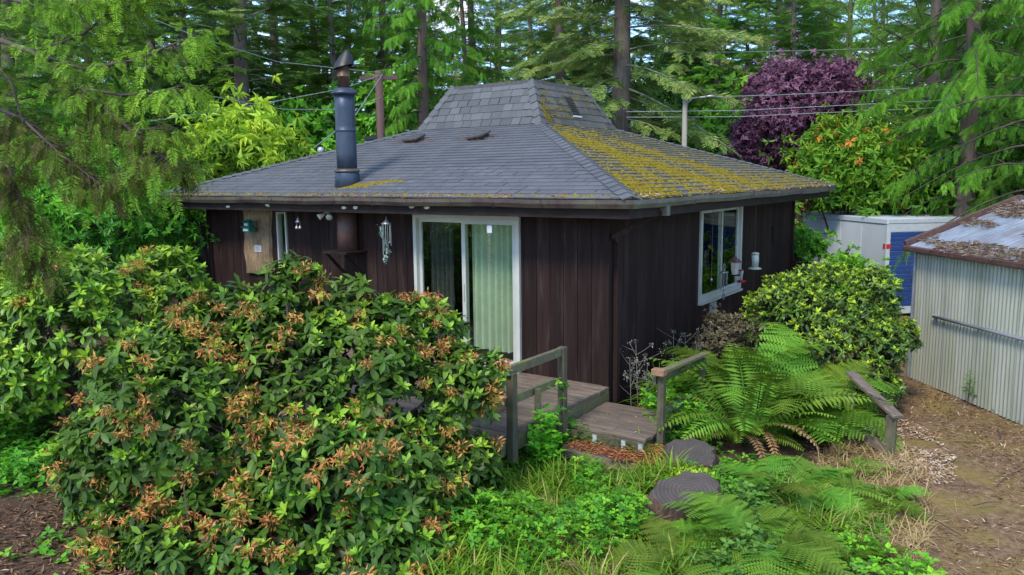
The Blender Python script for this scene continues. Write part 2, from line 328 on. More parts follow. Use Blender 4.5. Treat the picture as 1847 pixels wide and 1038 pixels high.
class MB:
    def __init__(s): s.v = []; s.f = []
    def add(s, V, F):
        b = len(s.v); s.v += [tuple(map(float, p)) for p in V]; s.f += [tuple(i + b for i in q) for q in F]; return s
    def box(s, a, b, ch=0.):
        x0, y0, z0 = a; x1, y1, z1 = b
        V = [(x, y, z) for z in (z0, z1) for y in (y0, y1) for x in (x0, x1)]
        return s.add(V, [(0, 2, 3, 1), (4, 5, 7, 6), (0, 1, 5, 4), (2, 6, 7, 3), (0, 4, 6, 2), (1, 3, 7, 5)])
    def beam(s, p, q, w, h, up=(0, 0, 1)):
        p = np.array(p, float); q = np.array(q, float); d = q - p; d /= np.linalg.norm(d)
        up = np.array(up, float); sd_ = np.cross(d, up)
        if np.linalg.norm(sd_) < 1e-4: sd_ = np.cross(d, (1., 0, 0))
        sd_ /= np.linalg.norm(sd_); u = np.cross(sd_, d)
        V = [e + sd_ * a * w / 2 + u * b * h / 2 for e in (p, q) for a, b in ((-1, -1), (1, -1), (1, 1), (-1, 1))]
        return s.add(V, [(3, 2, 1, 0), (4, 5, 6, 7), (0, 1, 5, 4), (1, 2, 6, 5), (2, 3, 7, 6), (3, 0, 4, 7)])
    def tube(s, pts, rad, n=8, cap=True):
        pts = [np.array(p, float) for p in pts]; m = len(pts)
        if not hasattr(rad, '__len__'): rad = [rad] * m
        V = []; ref = np.array((.31, .87, .39))
        for i, p in enumerate(pts):
            d = pts[min(i + 1, m - 1)] - pts[max(i - 1, 0)]; d /= np.linalg.norm(d) + 1e-9
            a = np.cross(d, ref); a /= np.linalg.norm(a) + 1e-9; b = np.cross(d, a)
            for k in range(n):
                t = 2 * PI * k / n; V.append(p + (a * math.cos(t) + b * math.sin(t)) * rad[i])
        Fc = [(i * n + k, i * n + (k + 1) % n, (i + 1) * n + (k + 1) % n, (i + 1) * n + k) for i in range(m - 1) for k in range(n)]
        if cap: Fc += [tuple(range(n))[::-1], tuple((m - 1) * n + k for k in range(n))]
        return s.add(V, Fc)
    def lathe(s, prof, c=(0, 0, 0), n=20, capb=True, capt=True):
        V = [(c[0] + r * math.cos(2 * PI * k / n), c[1] + r * math.sin(2 * PI * k / n), c[2] + z) for r, z in prof for k in range(n)]
        m = len(prof)
        Fc = [(i * n + k, i * n + (k + 1) % n, (i + 1) * n + (k + 1) % n, (i + 1) * n + k) for i in range(m - 1) for k in range(n)]
        if capb: Fc.append(tuple(range(n))[::-1])
        if capt: Fc.append(tuple((m - 1) * n + k for k in range(n)))
        return s.add(V, Fc)
    def mesh(s, name, smooth=False, bevel=0.):
        me = bpy.data.meshes.new(name); me.from_pydata(s.v, [], s.f); me.update()
        if bevel:
            bm = bmesh.new(); bm.from_mesh(me); bmesh.ops.bevel(bm, geom=bm.edges[:], offset=bevel, segments=1, affect='EDGES', clamp_overlap=True); bm.to_mesh(me); bm.free()
        if smooth: me.polygons.foreach_set('use_smooth', np.ones(len(me.polygons), bool))
        return me
    def obj(s, name, mat, parent=None, smooth=False, bevel=0., **k):
        return link(name, s.mesh(name, smooth, bevel), mat, parent, **k)

def unit(a): return a / (np.linalg.norm(a, axis=-1, keepdims=True) + 1e-9)
def frames(axis, nrm=None, roll=None, rs=RS):
    """bases with y = axis, z close to nrm"""
    axis = unit(np.atleast_2d(np.asarray(axis, float))); n = len(axis)
    if nrm is None: nrm = unit(rs.normal(size=(n, 3)))
    nrm = np.broadcast_to(np.asarray(nrm, float), (n, 3))
    x = unit(np.cross(axis, nrm + 1e-4)); z = np.cross(x, axis)
    if roll is not None:
        c, s_ = np.cos(roll)[:, None], np.sin(roll)[:, None]; x, z = x * c + z * s_, z * c - x * s_
    return np.stack([x, axis, z], -1)
def scatter(TV, TF, TA, B, T, S, var):
    """n copies of a template: bases B, places T, sizes S; attribute = TA + var"""
    TV = np.asarray(TV); n = len(T); k = len(TV)
    S = np.asarray(S, float).reshape(n, -1)
    V = np.einsum('nij,nkj->nki', B, TV[None] * S[:, None, :]) + np.asarray(T)[:, None]
    Fc = (np.asarray(TF)[None] + (np.arange(n) * k)[:, None, None]).reshape(-1, np.shape(TF)[1])
    A = np.clip(np.asarray(TA)[None] + np.asarray(var)[:, None], 0, 1)
    return V.reshape(-1, 3), Fc, A.ravel()
def merge(parts):
    V, Fc, A, b = [], [], [], 0
    for v, f, a in parts: V.append(v); Fc.append(f + b); A.append(a); b += len(v)
    return np.concatenate(V), np.concatenate(Fc), np.concatenate(A)

# leaf templates (y along the leaf)
def leaf_t(wd=.15, droop=.18, fold=.05, wide=.64):
    V = [(0, 0, 0)]
    for t, k in ((.3, .8), (wide, 1.)):
        for sx in (-1, 0, 1): V.append((sx * wd * k, t, -droop * t * t + (fold if sx else 0)))
    V.append((0, 1, -droop))
    Fc = [(0, 2, 1), (0, 3, 2), (1, 2, 5), (1, 5, 4), (2, 3, 6), (2, 6, 5), (4, 5, 7), (5, 6, 7)]
    return np.array(V), np.array(Fc), np.zeros(8)
def leaf_s(wd=.28, droop=.15):                # small leaf, four triangles
    V = np.array([(0, 0, 0), (-wd, .45, .04), (0, .5, -.05 - droop * .3), (wd, .45, .04), (0, 1, -droop)])
    return V, np.array([(0, 2, 1), (0, 3, 2), (1, 2, 4), (2, 3, 4)]), np.zeros(5)
def rosette(rs, n, elev, length, tmpl, tipvar=.0, spread=.25):
    """n leaves round a shoot along +z"""
    th = np.arange(n) * 2.399963 + rs.uniform(0, 6); el = elev + rs.normal(0, spread, n)
    ax = np.stack([np.cos(th) * np.cos(el), np.sin(th) * np.cos(el), np.sin(el)], -1)
    B = frames(ax, (0, 0, 1.)); S = length * rs.uniform(.5, 1.15, n)
    T = np.stack([0 * th, 0 * th, rs.uniform(-.02, .02, n)], -1)
    return scatter(tmpl[0], tmpl[1], tmpl[2], B, T, S, rs.normal(tipvar, .07, n))

# conifer sprays (flat feather along +y)
def spray_t(rs, n=9, ang=.9, wd=.035, droop=.1, length=.42, curl=.0):
    V, Fc, A = [], [], []
    def strip(p, q, w, a):
        b = len(V); d = np.array(q) - np.array(p); sdv = np.array((d[1], -d[0], 0)); sdv = sdv / (np.linalg.norm(sdv) + 1e-6) * w
        m = (np.array(p) + np.array(q)) / 2
        V.extend([tuple(p), tuple(m + sdv + (0, 0, .015)), tuple(q), tuple(m - sdv + (0, 0, .015))]); Fc.extend([(b, b + 1, b + 2), (b, b + 2, b + 3)]); A.extend([a - .1, a, a + .15, a])
    z = lambda t: -droop * t * t
    strip((0, 0, 0), (0, .55, z(.55)), wd * .8, -.05); strip((0, .5, z(.5)), (0, 1, z(1)), wd, .1)
    for i in range(n):
        t = .06 + .88 * i / (n - 1)
        for sx in (-1, 1):
            l = length * (1 - .75 * t) * rs.uniform(.75, 1.15) + .07; a = ang * rs.uniform(.85, 1.15)
            strip((0, t, z(t)), (sx * l * math.sin(a), t + l * math.cos(a), z(t) - curl * l + rs.normal(0, .025)), wd * rs.uniform(.8, 1.2), rs.normal(.03, .08))
    return np.array(V), np.array(Fc), np.array(A)
def tuft_t(rs, n=16, wd=.012):
    V, Fc, A = [], [], []
    for i in range(n):
        d = unit(np.array((rs.normal(), rs.normal() + .9, rs.normal()))[None])[0]; s_ = unit(np.cross(d, (.3, .5, .8))[None])[0] * wd
        b = len(V); q = d * rs.uniform(.7, 1); V.extend([tuple(-s_), tuple(s_), tuple(q)]); Fc.append((b, b + 1, b + 2)); A.extend([-.1, -.1, .12])
    return np.array(V), np.array(Fc), np.array(A)
SPR = [spray_t(np.random.RandomState(i), 9) for i in range(3)]
SPR_H = [spray_t(np.random.RandomState(20 + i), 12, 1.0, .026, .25, .38) for i in range(3)]
SPR_C = [spray_t(np.random.RandomState(40 + i), 10, .6, .030, .15, .36, .35) for i in range(3)]
TUF = [tuft_t(np.random.RandomState(60 + i)) for i in range(3)]

def conifer(seed, h, z0, reach, style, rtrunk, per_m=10, dens=1.0, dead=0, fine=1.):
    """trunk mesh + branch mesh + crown mesh, base at the origin"""
    rs = np.random.RandomState(seed)
    tr = MB(); k = 9; bx, by = rs.normal(0, .12, 2)
    cz = lambda z: np.array((bx * math.sin(z * .35), by * math.sin(z * .27 + 1), z)) * np.array((min(1, z / 3), min(1, z / 3), 1))
    zs = np.linspace(0, h, 14)
    tr.tube([cz(z) for z in zs], [rtrunk * (1.18 if i == 0 else 1) * (1 - .93 * z / h) + .012 for i, z in enumerate(zs)], 10)
    br = MB(); B, T, S, Vr, KI = [], [], [], [], []
    nb = int((h - z0) * per_m)
    for i in range(nb):
        z = z0 + (h - z0) * ((i + rs.uniform()) / nb)
        u = (z - z0) / (h - z0); az = i * 2.399963 + rs.normal(0, .35)
        l = reach * (1 - u) ** .75 * rs.uniform(.55, 1.15) * (.55 + .45 * min(1, u * 6)) + .25
        e = {'fir': .10, 'spruce': -.12, 'cedar': -.05, 'pine': .25}[style] + rs.normal(0, .12) + .35 * u
        dr = {'fir': .16, 'spruce': .22, 'cedar': .46, 'pine': -.05}[style] * (1.1 - .6 * u)
        d = np.array((math.cos(az), math.sin(az), 0.)); pts = []
        for t in np.linspace(0, 1, 6):
            pts.append(cz(z) + d * l * t + np.array((0, 0, math.tan(e) * l * t - dr * l * t * t + (.10 * l * max(0, t - .7) if style != 'cedar' else .2 * l * max(0, t - .75)))))
        pts = np.array(pts); rb = (.008 + .007 * l)
        br.tube(pts, [rb * (1 - .85 * t) for t in np.linspace(0, 1, 6)], 4, False)
        n_s = int((5 + 7.5 * l) * dens * (1 if z < 9 else .6))
        if style == 'pine': n_s = int(n_s * 1.6)
        tt = np.sort(rs.uniform(.18 if style != 'pine' else .35, 1, n_s))
        ip = np.clip((tt * 5).astype(int), 0, 4); fr = tt * 5 - ip
        P = pts[ip] * (1 - fr)[:, None] + pts[ip + 1] * fr[:, None]; D = unit(pts[ip + 1] - pts[ip])
        side = np.cross(D, (0, 0, 1.)); sg = np.where(np.arange(n_s) % 2, 1, -1)[:, None]
        if style in ('fir', 'spruce'):
            ax = D * .75 + side * sg * rs.uniform(.5, 1.1, (n_s, 1)) + np.array((0, 0, -.25 if style == 'spruce' else -.1)) + rs.normal(0, .12, (n_s, 3))
            nm = np.array((0, 0, 1.)) + rs.normal(0, .3, (n_s, 3)); sz = rs.uniform(.38, .72, n_s) * (1.05 - .35 * tt) * (.75 + .12 * l)
        elif style == 'cedar':
            ax = D * .45 + side * sg * rs.uniform(.25, .7, (n_s, 1)) + np.array((0, 0, -.75)) + rs.normal(0, .15, (n_s, 3))
            nm = d + rs.normal(0, .5, (n_s, 3)); sz = rs.uniform(.42, .85, n_s) * (.75 + .1 * l) * fine
        else:
            P = P + rs.normal(0, .16, (n_s, 3)) * l * .35; ax = D + rs.normal(0, .5, (n_s, 3)) + np.array((0, 0, .3)); nm = rs.normal(size=(n_s, 3)); sz = rs.uniform(.20, .32, n_s)
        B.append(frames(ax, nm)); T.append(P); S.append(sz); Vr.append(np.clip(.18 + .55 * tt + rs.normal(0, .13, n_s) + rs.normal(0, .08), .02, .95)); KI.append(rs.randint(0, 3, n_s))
    for i in range(dead):                       # bare lower limbs
        z = rs.uniform(.8, z0 + 1); az = rs.uniform(0, 6.28); l = rs.uniform(.5, 1.6); d = np.array((math.cos(az), math.sin(az), -.15))
        br.tube([cz(z), cz(z) + d * l * .5 + (0, 0, .05), cz(z) + d * l], [.02, .013, .004], 4, False)
    B, T, S, Vr, KI = (np.concatenate(a) for a in (B, T, S, Vr, KI))
    tm = {'fir': SPR, 'spruce': SPR, 'cedar': SPR_C, 'pine': TUF}[style]
    V, Fc, A = merge([scatter(*tm[k], B[KI == k], T[KI == k], S[KI == k], Vr[KI == k]) for k in range(3)])
    return tr.mesh('trunk', True), br.mesh('branches'), mesh_np('crown', V, Fc, A)

def lumpy(P, seed, amt, freq=2.2):
    rs = np.random.RandomState(seed); o = np.zeros(len(P))
    for i in range(5):
        k = rs.normal(size=3) * freq * (1 + i * .6); o += np.sin(P @ k + rs.uniform(0, 6)) / (1 + i * .6)
    return amt * o / 2
def shell(ells, n, rs, seed, inner=.3, amt=.16, low=-.55, freq=2.2):
    """points and normals over a union of ellipsoids with an uneven surface"""
    ells = [(np.array(c, float), np.array(r, float)) for c, r in ells]
    wts = np.array([(r[0] * r[1] + r[1] * r[2] + r[0] * r[2]) for c, r in ells]); wts /= wts.sum()
    PP, NN, DD = [], [], []
    while sum(map(len, PP)) < n:
        m = n; k = rs.choice(len(ells), m, p=wts); d = unit(rs.normal(size=(m, 3))); d = d[d[:, 2] > low][:m]; k = k[:len(d)]
        c = np.array([ells[i][0] for i in k]); r = np.array([ells[i][1] for i in k])
        dep = np.where(rs.uniform(size=len(d)) < inner, rs.uniform(.55, .9, len(d)), rs.uniform(.9, 1.04, len(d)))
        q = c + d * r * (dep * (1 + lumpy(c + d * r, seed, amt, freq)))[:, None]
        ok = np.ones(len(d), bool)
        for i, (cc, rr) in enumerate(ells):
            ok &= (k == i) | ((((q - cc) / rr) ** 2).sum(1) > .75)
        ok &= q[:, 2] > .03
        PP.append(q[ok]); NN.append(unit(d / r)[ok]); DD.append(dep[ok])
    return np.concatenate(PP)[:n], np.concatenate(NN)[:n], np.concatenate(DD)[:n]

def clump(ells, n, seed, k=.36, shrink=.84):
    rs = np.random.RandomState(seed); out_ = []
    for c, r in ells:
        c = np.array(c, float); r = np.array(r, float); out_.append((c, r * shrink))
        for i in range(n):
            d = unit(rs.normal(size=3)[None])[0]; d[2] = abs(d[2]) * (1 if rs.uniform() < .75 else -.4)
            out_.append((c + d * r * rs.uniform(.66, .86), r * k * rs.uniform(.65, 1.2)))
    return out_

def stems(base, targets, rs, r0=.03, n=10, mat='bush_stem', parent=None, name='stem'):
    mb = MB(); base = np.array(base, float)
    for i in range(n):
        q = targets[rs.randint(len(targets))]; b = base + np.array((rs.normal(0, .10), rs.normal(0, .10), -.03))
        m1 = b + (q - b) * np.array((.25, .25, .45)) + rs.normal(0, .05, 3); m2 = b + (q - b) * np.array((.7, .7, .8)) + rs.normal(0, .05, 3)
        mb.tube([b, m1, m2, q], [r0, r0 * .75, r0 * .45, r0 * .2], 6, False)
        for j in range(4):
            q2 = targets[rs.randint(len(targets))]
            if np.linalg.norm(q2 - m2) < 1.1 * max(.4, np.linalg.norm(q - m1)): mb.tube([m2, (m2 + q2) / 2 + rs.normal(0, .04, 3), q2], [r0 * .45, r0 * .3, r0 * .15], 5, False)
    return mb.obj(name, mat, parent, smooth=True)

# ------------------------------------------------------------------ ground
def gheight(x, y):
    h = .025 * np.sin(x * 1.7 + 1) * np.sin(y * 1.3) + .018 * np.sin(x * 4.1 + y * 3.3) + .012 * np.sin(x * 7.7 - y * 6.1 + 2)
    h = h + .16 * np.exp(-(((x - 1.75) / .9) ** 2 + ((y + 1.5) / .8) ** 2))
    far = np.clip((np.hypot(x, y) - 14) / 20, 0, 1)
    return h * (1 - far) - .015
def ground():
    ax = np.concatenate([[-900, -400, -200, -100, -60], np.arange(-40, -12, 2.), np.arange(-12, 12, .21), np.arange(12, 41, 2.), [60, 100, 200, 400, 900]])
    X, Y = np.meshgrid(ax, ax); Z = gheight(X, Y); n = len(ax)
    V = np.stack([X, Y, Z], -1).reshape(-1, 3); i = np.arange((n - 1) * n).reshape(n - 1, n)[:, :-1].ravel()
    o = link('ground', mesh_np('ground', V, np.stack([i, i + 1, i + n + 1, i + n], -1), None, True), 'ground'); tag(o, kind='structure')
ground()

# ------------------------------------------------------------------ house
CTR = np.array((-3.965, 3.965)); WH = 3.965; EH = 4.565; BH = 1.305; TH = .88
ZE, ZB, ZT = 2.775, 3.885, 4.655
SL = (ZB - ZE) / (EH - BH)
house = thing('house', 'dark brown square cottage with slate grey hip roof and raised central cupola', 'house')
def facep(k, u, r, z):                     # face frame: u along the eave, r outwards from the centre, quarter turn k
    x, y = u, -r
    for _ in range(k): x, y = -y, x
    return np.array((CTR[0] + x, CTR[1] + y, z))
def facem(k):
    return Matrix.Translation((CTR[0], CTR[1], 0)) @ Matrix.Rotation(k * PI / 2, 4, 'Z')
ZS = 2.56                                  # soffit
BW = 2 * WH / 39
_bm = {}
def boardmesh(h, wdt):
    key = (round(h, 3), round(wdt, 3))
    if key not in _bm: _bm[key] = MB().box((-wdt / 2 + .003, -.016, 0), (wdt / 2 - .003, .004, h)).mesh('board', bevel=.003)
    return _bm[key]
def wall(k, z0, openings):
    """openings (u0,u1,za,zb) in face frame"""
    mb = MB(); us = sorted({-WH, WH, *[o[0] for o in openings], *[o[1] for o in openings]})
    th = .12
    for a, b in zip(us, us[1:]):
        op = [o for o in openings if o[0] <= a + 1e-6 and o[1] >= b - 1e-6]
        rng = [(z0, ZS)] if not op else [(z0, op[0][2]), (op[0][3], ZS)]
        for p, q in rng:
            if q - p > .005: mb.box((a, -WH + .02, p), (b, -WH + th, q))
    wo = mb.obj('wall', 'siding', house, M4=facem(k))
    for i in range(39):
        u = -WH + BW * (i + .5); segs = [(z0, ZS, u - BW / 2, u + BW / 2)]
        for o in openings:
            ns = []
            for (p, q, a, b) in segs:
                if b <= o[0] or a >= o[1]: ns.append((p, q, a, b)); continue
                if a < o[0] - .01: ns.append((p, q, a, o[0]))
                if b > o[1] + .01: ns.append((p, q, o[1], b))
                aa, bb = max(a, o[0]), min(b, o[1])
                if bb - aa > .01:
                    if o[2] - p > .03: ns.append((p, o[2], aa, bb))
                    if q - o[3] > .03: ns.append((o[3], q, aa, bb))
            segs = ns
        for (p, q, a, b) in segs:
            link('board', boardmesh(q - p - .004, b - a), 'siding', wo, M4=Matrix.Translation(((a + b) / 2, -WH, p)))
    return wo
DX0, DX1, DZ = -3.087, -1.257, 2.518
fu = lambda x: x - CTR[0]; ru = lambda y: y - CTR[1]
NW = (-6.10, -5.86, 1.52, 2.50)
wall(0, .10, [(fu(DX0), fu(DX1), .46, DZ), (fu(NW[0]), fu(NW[1]), NW[2], NW[3])])
WY0, WY1, WZ0, WZ1 = 2.931, 4.816, 1.077, 2.553
wall(1, .02, [(ru(WY0), ru(WY1), WZ0, WZ1)])
for k in (2, 3): wall(k, .02, [])
for k in range(4):
    MB().beam(facep(k, WH + .012, WH + .012, .02), facep(k, WH + .012, WH + .012, ZS), .085, .085).obj('corner_board', 'siding', house)
MB().box((-7.85, .1, .30), (-.1, 7.85, .40)).obj('interior_floor', 'dark', house)
MB().box((-7.85, 2.6, .40), (-.15, 2.7, 2.5)).obj('partition_wall', 'dark', house)
# soffit ring
def ring(name, r0, r1, z0, z1, mat):
    mb = MB()
    for k in range(4):
        P = [facep(k, s * r, r, z) for z in (z0, z1) for r in (r0, r1) for s in (-1, 1)]
        mb.add(P, [(0, 1, 3, 2), (4, 6, 7, 5), (0, 4, 5, 1), (2, 3, 7, 6)])
    return mb.obj(name, mat, house)
ring('soffit', WH - .1, EH - .06, ZS + .004, ZS + .016, 'trim')
for k in range(4):
    P = [facep(k, s * (EH - .02 - d), EH - .02 - d, z) for z in (2.548, 2.752) for d in (0, .035) for s in (-1, 1)]
    MB().add(P, [(0, 2, 3, 1), (4, 5, 7, 6), (0, 1, 5, 4), (2, 6, 7, 3)]).obj('fascia', 'trim', house)
    prof = [(0, 2.755), (0, 2.668), (.07, 2.664), (.098, 2.715), (.100, 2.762), (.088, 2.762), (.086, 2.72), (.064, 2.68), (.012, 2.682), (.012, 2.755)]
    V, Fc, m = [], [], len(prof)
    ns = 14
    for j in range(ns + 1):
        s_ = -1 + 2 * j / ns; sag = .008 * math.sin(j * 1.9 + k * 2) * (0 < j < ns)
        for (o_, z) in prof:
            r = EH - .018 + o_; V.append(facep(k, s_ * r, r, z + sag))
    for j in range(ns):
        for i in range(m): Fc.append((j * m + i, j * m + (i + 1) % m, (j + 1) * m + (i + 1) % m, (j + 1) * m + i))
    g = MB().add(V, Fc).obj('gutter', 'gutter_pale' if k == 1 else 'gutter', house)
    if k < 2:
        st_m = MB()
        for (o_, z), (o2, z2) in zip(prof[1:4], prof[2:5]):
            st_m.beam((0, -o_ - .003, z - .003), (0, -o2 - .003, z2 - .003), .02, .006, (0, -1, .2))
        sm = st_m.mesh('gutter_strap')
        for j in range(13):
            u = -EH + .35 + j * .70 + rnd.uniform(-.05, .05)
            link('gutter_strap', sm, 'gutter_pale' if k == 1 else 'gutter', g, M4=facem(k) @ Matrix.Translation((u, -(EH - .018), 0)))

# roof structure
mb = MB()
for k in range(4):
    for (r0, z0, r1, z1) in ((EH + .03, ZE - .01, BH, ZB), (BH, ZB, TH, ZT)):
        mb.add([facep(k, -r0, r0, z0), facep(k, r0, r0, z0), facep(k, r1, r1, z1), facep(k, -r1, r1, z1)], [(0, 1, 2, 3)])
    mb.add([facep(k, s * r, r, z) for r, z in ((EH + .03, ZE - .035), (WH - .1, ZE - .035)) for s in (-1, 1)], [(0, 2, 3, 1)])
    mb.add([facep(k, -EH - .03, EH + .03, ZE - .035), facep(k, EH + .03, EH + .03, ZE - .035), facep(k, EH + .03, EH + .03, ZE - .01), facep(k, -EH - .03, EH + .03, ZE - .01)], [(0, 1, 2, 3)])
roof = mb.obj('roof', 'felt', house)
def slope_frame(k, r0, z0, r1, z1):
    a = facep(k, 0, r0, z0); b = facep(k, 0, r1, z1); up = (b - a); ln = np.linalg.norm(up); up /= ln
    u = facep(k, 1, r0, z0) - a; nrm = np.cross(u, up); return a, u, up, nrm, ln
def tabV(x0b, x1b, x0t, x1t, y0, y1, t0=.020, t1=.004):
    return np.array([(x0b, y0, 0), (x1b, y0, 0), (x1t, y1, 0), (x0t, y1, 0), (x0b, y0, t0), (x1b, y0, t0), (x1t, y1, t1), (x0t, y1, t1)])
TABF = np.array([(4, 5, 6, 7), (0, 1, 5, 4), (1, 2, 6, 5), (3, 0, 4, 7)])
def shingles(k, r0, z0, r1, z1, exp, tw, mat, nobj, oname, sname, irregular=0.):
    a, u, up, nrm, ln = slope_frame(k, r0, z0, r1, z1)
    B4 = Matrix(((u[0], up[0], nrm[0], a[0]), (u[1], up[1], nrm[1], a[1]), (u[2], up[2], nrm[2], a[2]), (0, 0, 0, 1)))
    nc = int(round(ln / exp)); exp = ln / nc; tan = (r0 - r1) / ln
    rs = np.random.RandomState(k + 3); V, Fc, A, b = [], [], [], 0; count = 0; cache = {}
    for i in range(nc):
        y0 = i * exp - .012; y1 = (i + 1) * exp + .01; hb = r0 - tan * max(0, y0); ht = r0 - tan * min(ln, y1)
        off = (i % 2) * tw / 2 + (i % 3) * .04 if not irregular else rs.uniform(0, tw)
        x = -math.ceil(hb / tw) * tw - off
        while x < hb:
            wd = tw * (1 + (rs.uniform(-irregular, irregular) if irregular else 0)); xa, xb = x + .002, x + wd - .002; x += wd
            if xb <= -hb + .02 or xa >= hb - .02: continue
            full = xa > -ht and xb < ht; jit = rs.uniform(-.004, .004)
            if full and count < nobj:
                v = rs.randint(3) if not irregular else round((xb - xa) * 40)
                if v not in cache:
                    w_ = (xb - xa) / 2
                    cache[v] = mesh_np('shingle', tabV(-w_, w_, -w_, w_, 0, y1 - y0, .013), TABF)
                link(oname, cache[v], mat, roof, M4=B4 @ Matrix.Translation(((xa + xb) / 2, y0 + jit, .004))); count += 1
            else:
                q = tabV(max(xa, -hb), min(xb, hb), max(min(xa, ht), -ht), min(max(xb, -ht), ht), y0 + jit, y1) + (0, 0, .004)
                V.append(a + q[:, :1] * u + q[:, 1:2] * up + q[:, 2:] * nrm); Fc.append(TABF + b); b += 8; A += [rs.uniform()] * 8
    if V:
        o = link(sname, mesh_np(sname, np.concatenate(V), np.concatenate(Fc), A), mat, roof)
        tag(o, kind='stuff')
shingles(0, EH + .04, ZE - .005, BH, ZB, .140, .235, 'shingle', 300, 'shingle', 'shingle_field', .3)
shingles(1, EH + .04, ZE - .005, BH, ZB, .140, .235, 'shingle_moss', 0, 'shingle', 'mossy_shingle_field', .3)
for k in (2, 3): shingles(k, EH + .04, ZE - .005, BH, ZB, .140, .235, 'shingle', 0, 'shingle', 'shingle_field', .3)
for k, mt in ((0, 'cupola_shingle'), (1, 'cupola_moss'), (2, 'cupola_shingle'), (3, 'cupola_shingle')):
    shingles(k, BH + .02, ZB + .012, TH + .005, ZT - .005, .148, .21, mt, 150 if k < 2 else 0, 'cupola_shingle', 'cupola_shingle_edge', .25)
# hip caps
def hip_caps(k, r0, z0, r1, z1, n, wdt, mat, name):
    p = facep(k, r0, r0, z0); q = facep(k, r1, r1, z1); d = q - p; ln = np.linalg.norm(d); d /= ln
    nl = facep(k, 0, 1, 0) - facep(k, 0, 0, 0); sl = (z1 - z0) / (r0 - r1)
    na = unit(np.array((nl[0] * sl, nl[1] * sl, 1.))[None])[0]; nl2 = facep(k + 1, 0, 1, 0) - facep(k + 1, 0, 0, 0)
    nb_ = unit(np.array((nl2[0] * sl, nl2[1] * sl, 1.))[None])[0]
    sa = unit(np.cross(d, na)[None])[0]; sb = unit(np.cross(nb_, d)[None])[0]
    if sa @ nl < 0: sa = -sa
    if sb @ nl2 < 0: sb = -sb
    # sa must lie in face k, away from the hip: along -u of that face
    ua = facep(k, -1, 0, 0) - facep(k, 0, 0, 0); ub = facep(k + 1, 1, 0, 0) - facep(k + 1, 0, 0, 0)
    if sa @ ua < 0: sa = -sa
    if sb @ ub < 0: sb = -sb
    e = ln / n; up = unit((na + nb_)[None])[0]
    V = []
    for yy, zz in ((-.02, .030), (e + .03, .012)):
        V += [d * yy + sa * wdt + na * zz, d * yy + up * (zz + .012), d * yy + sb * wdt + nb_ * zz]
    V += [v - up * .016 for v in V[:3]]
    me = mesh_np(name, np.array(V), np.array([(0, 1, 4, 3), (1, 2, 5, 4), (6, 7, 1, 0), (7, 8, 2, 1)]))
    for i in range(n): link(name, me, mat, roof, M4=Matrix.Translation(p + d * e * i + up * rnd.uniform(0, .004)))
for k in range(4):
    hip_caps(k, EH + .03, ZE, BH, ZB, 28, .115, 'shingle', 'hip_cap')
    hip_caps(k, BH + .01, ZB + .02, TH, ZT, 6, .10, 'cupola_shingle', 'cupola_hip_cap')
# felt band folded over the cupola rim and its low cap
mb = MB()
for k in range(4):
    e = (ZT - ZB) / (BH - TH); lo = .10
    P = [facep(k, s * r, r, z) for (r, z) in ((TH + lo / e * .9 + .012, ZT - lo * .9 + .008), (TH + .014, ZT + .016), (.30, ZT + .05), (.01, ZT + .055)) for s in (-1, 1)]
    mb.add(P, [(0, 1, 3, 2), (2, 3, 5, 4), (4, 5, 7, 6)])
mb.obj('cupola_cap', 'felt', roof)
# louvre vent in the cupola's right face
a, u, up, nrm, ln = slope_frame(1, BH + .02, ZB + .012, TH + .005, ZT - .005)
def sp(x, y, z): return a + u * x + up * y + nrm * z
vent = MB().add([sp(x, y, .018) for x, y in ((-.13, .20), (.13, .20), (.13, .62), (-.13, .62))], [(0, 1, 2, 3)]).obj('louvre_vent', 'dark', roof)
for i in range(9):
    y = .215 + i * .046
    MB().beam(sp(-.125, y, .026), sp(.125, y, .026), .016, .020, nrm + up * .8).obj('louvre', 'cupola_moss', vent)
for x in (-.14, .14): MB().beam(sp(x, .19, .024), sp(x, .63, .024), .022, .02, nrm).obj('vent_frame', 'felt', vent)
MB().beam(sp(-.15, .19, .026), sp(.15, .19, .026), .03, .02, nrm).obj('vent_frame', 'trailer_grey', vent)
# low box vents on the front slope
a0, u0, up0, n0, l0 = slope_frame(0, EH + .04, ZE - .005, BH, ZB)
for (x, y, tl) in ((-4.79, 1.95, .05), (-3.38, 1.94, .12)):
    r = CTR[1] - y; z = ZE + (EH - r) * SL
    c = np.array((x, y, z)); u1 = unit((u0 + n0 * tl)[None])[0]; v1 = np.cross(n0, u1)
    hood = MB().beam(c - u1 * .17 + n0 * .075, c + u1 * .17 + n0 * .075, .27, .045, n0).obj('roof_vent', 'felt', roof, bevel=.012)
    MB().beam(c - u0 * .13 + n0 * .03, c + u0 * .13 + n0 * .03, .22, .06, n0).obj('vent_throat', 'dark', hood)
    V, Fc, A = scatter(*leaf_s(.06, .05), frames(RS.normal(size=(160, 3)) * (1, 1, .2), (0, 0, 1)), c + u0 * RS.normal(0, .2, (160, 1)) + up0 * RS.normal(-.02, .06, (160, 1)) + n0 * RS.uniform(.015, .035, (160, 1)), RS.uniform(.04, .09, 160), RS.uniform(0, 1, 160))
    tag(link('needle_litter', mesh_np('needle_litter', V, Fc, A), 'red_litter', roof), kind='stuff')

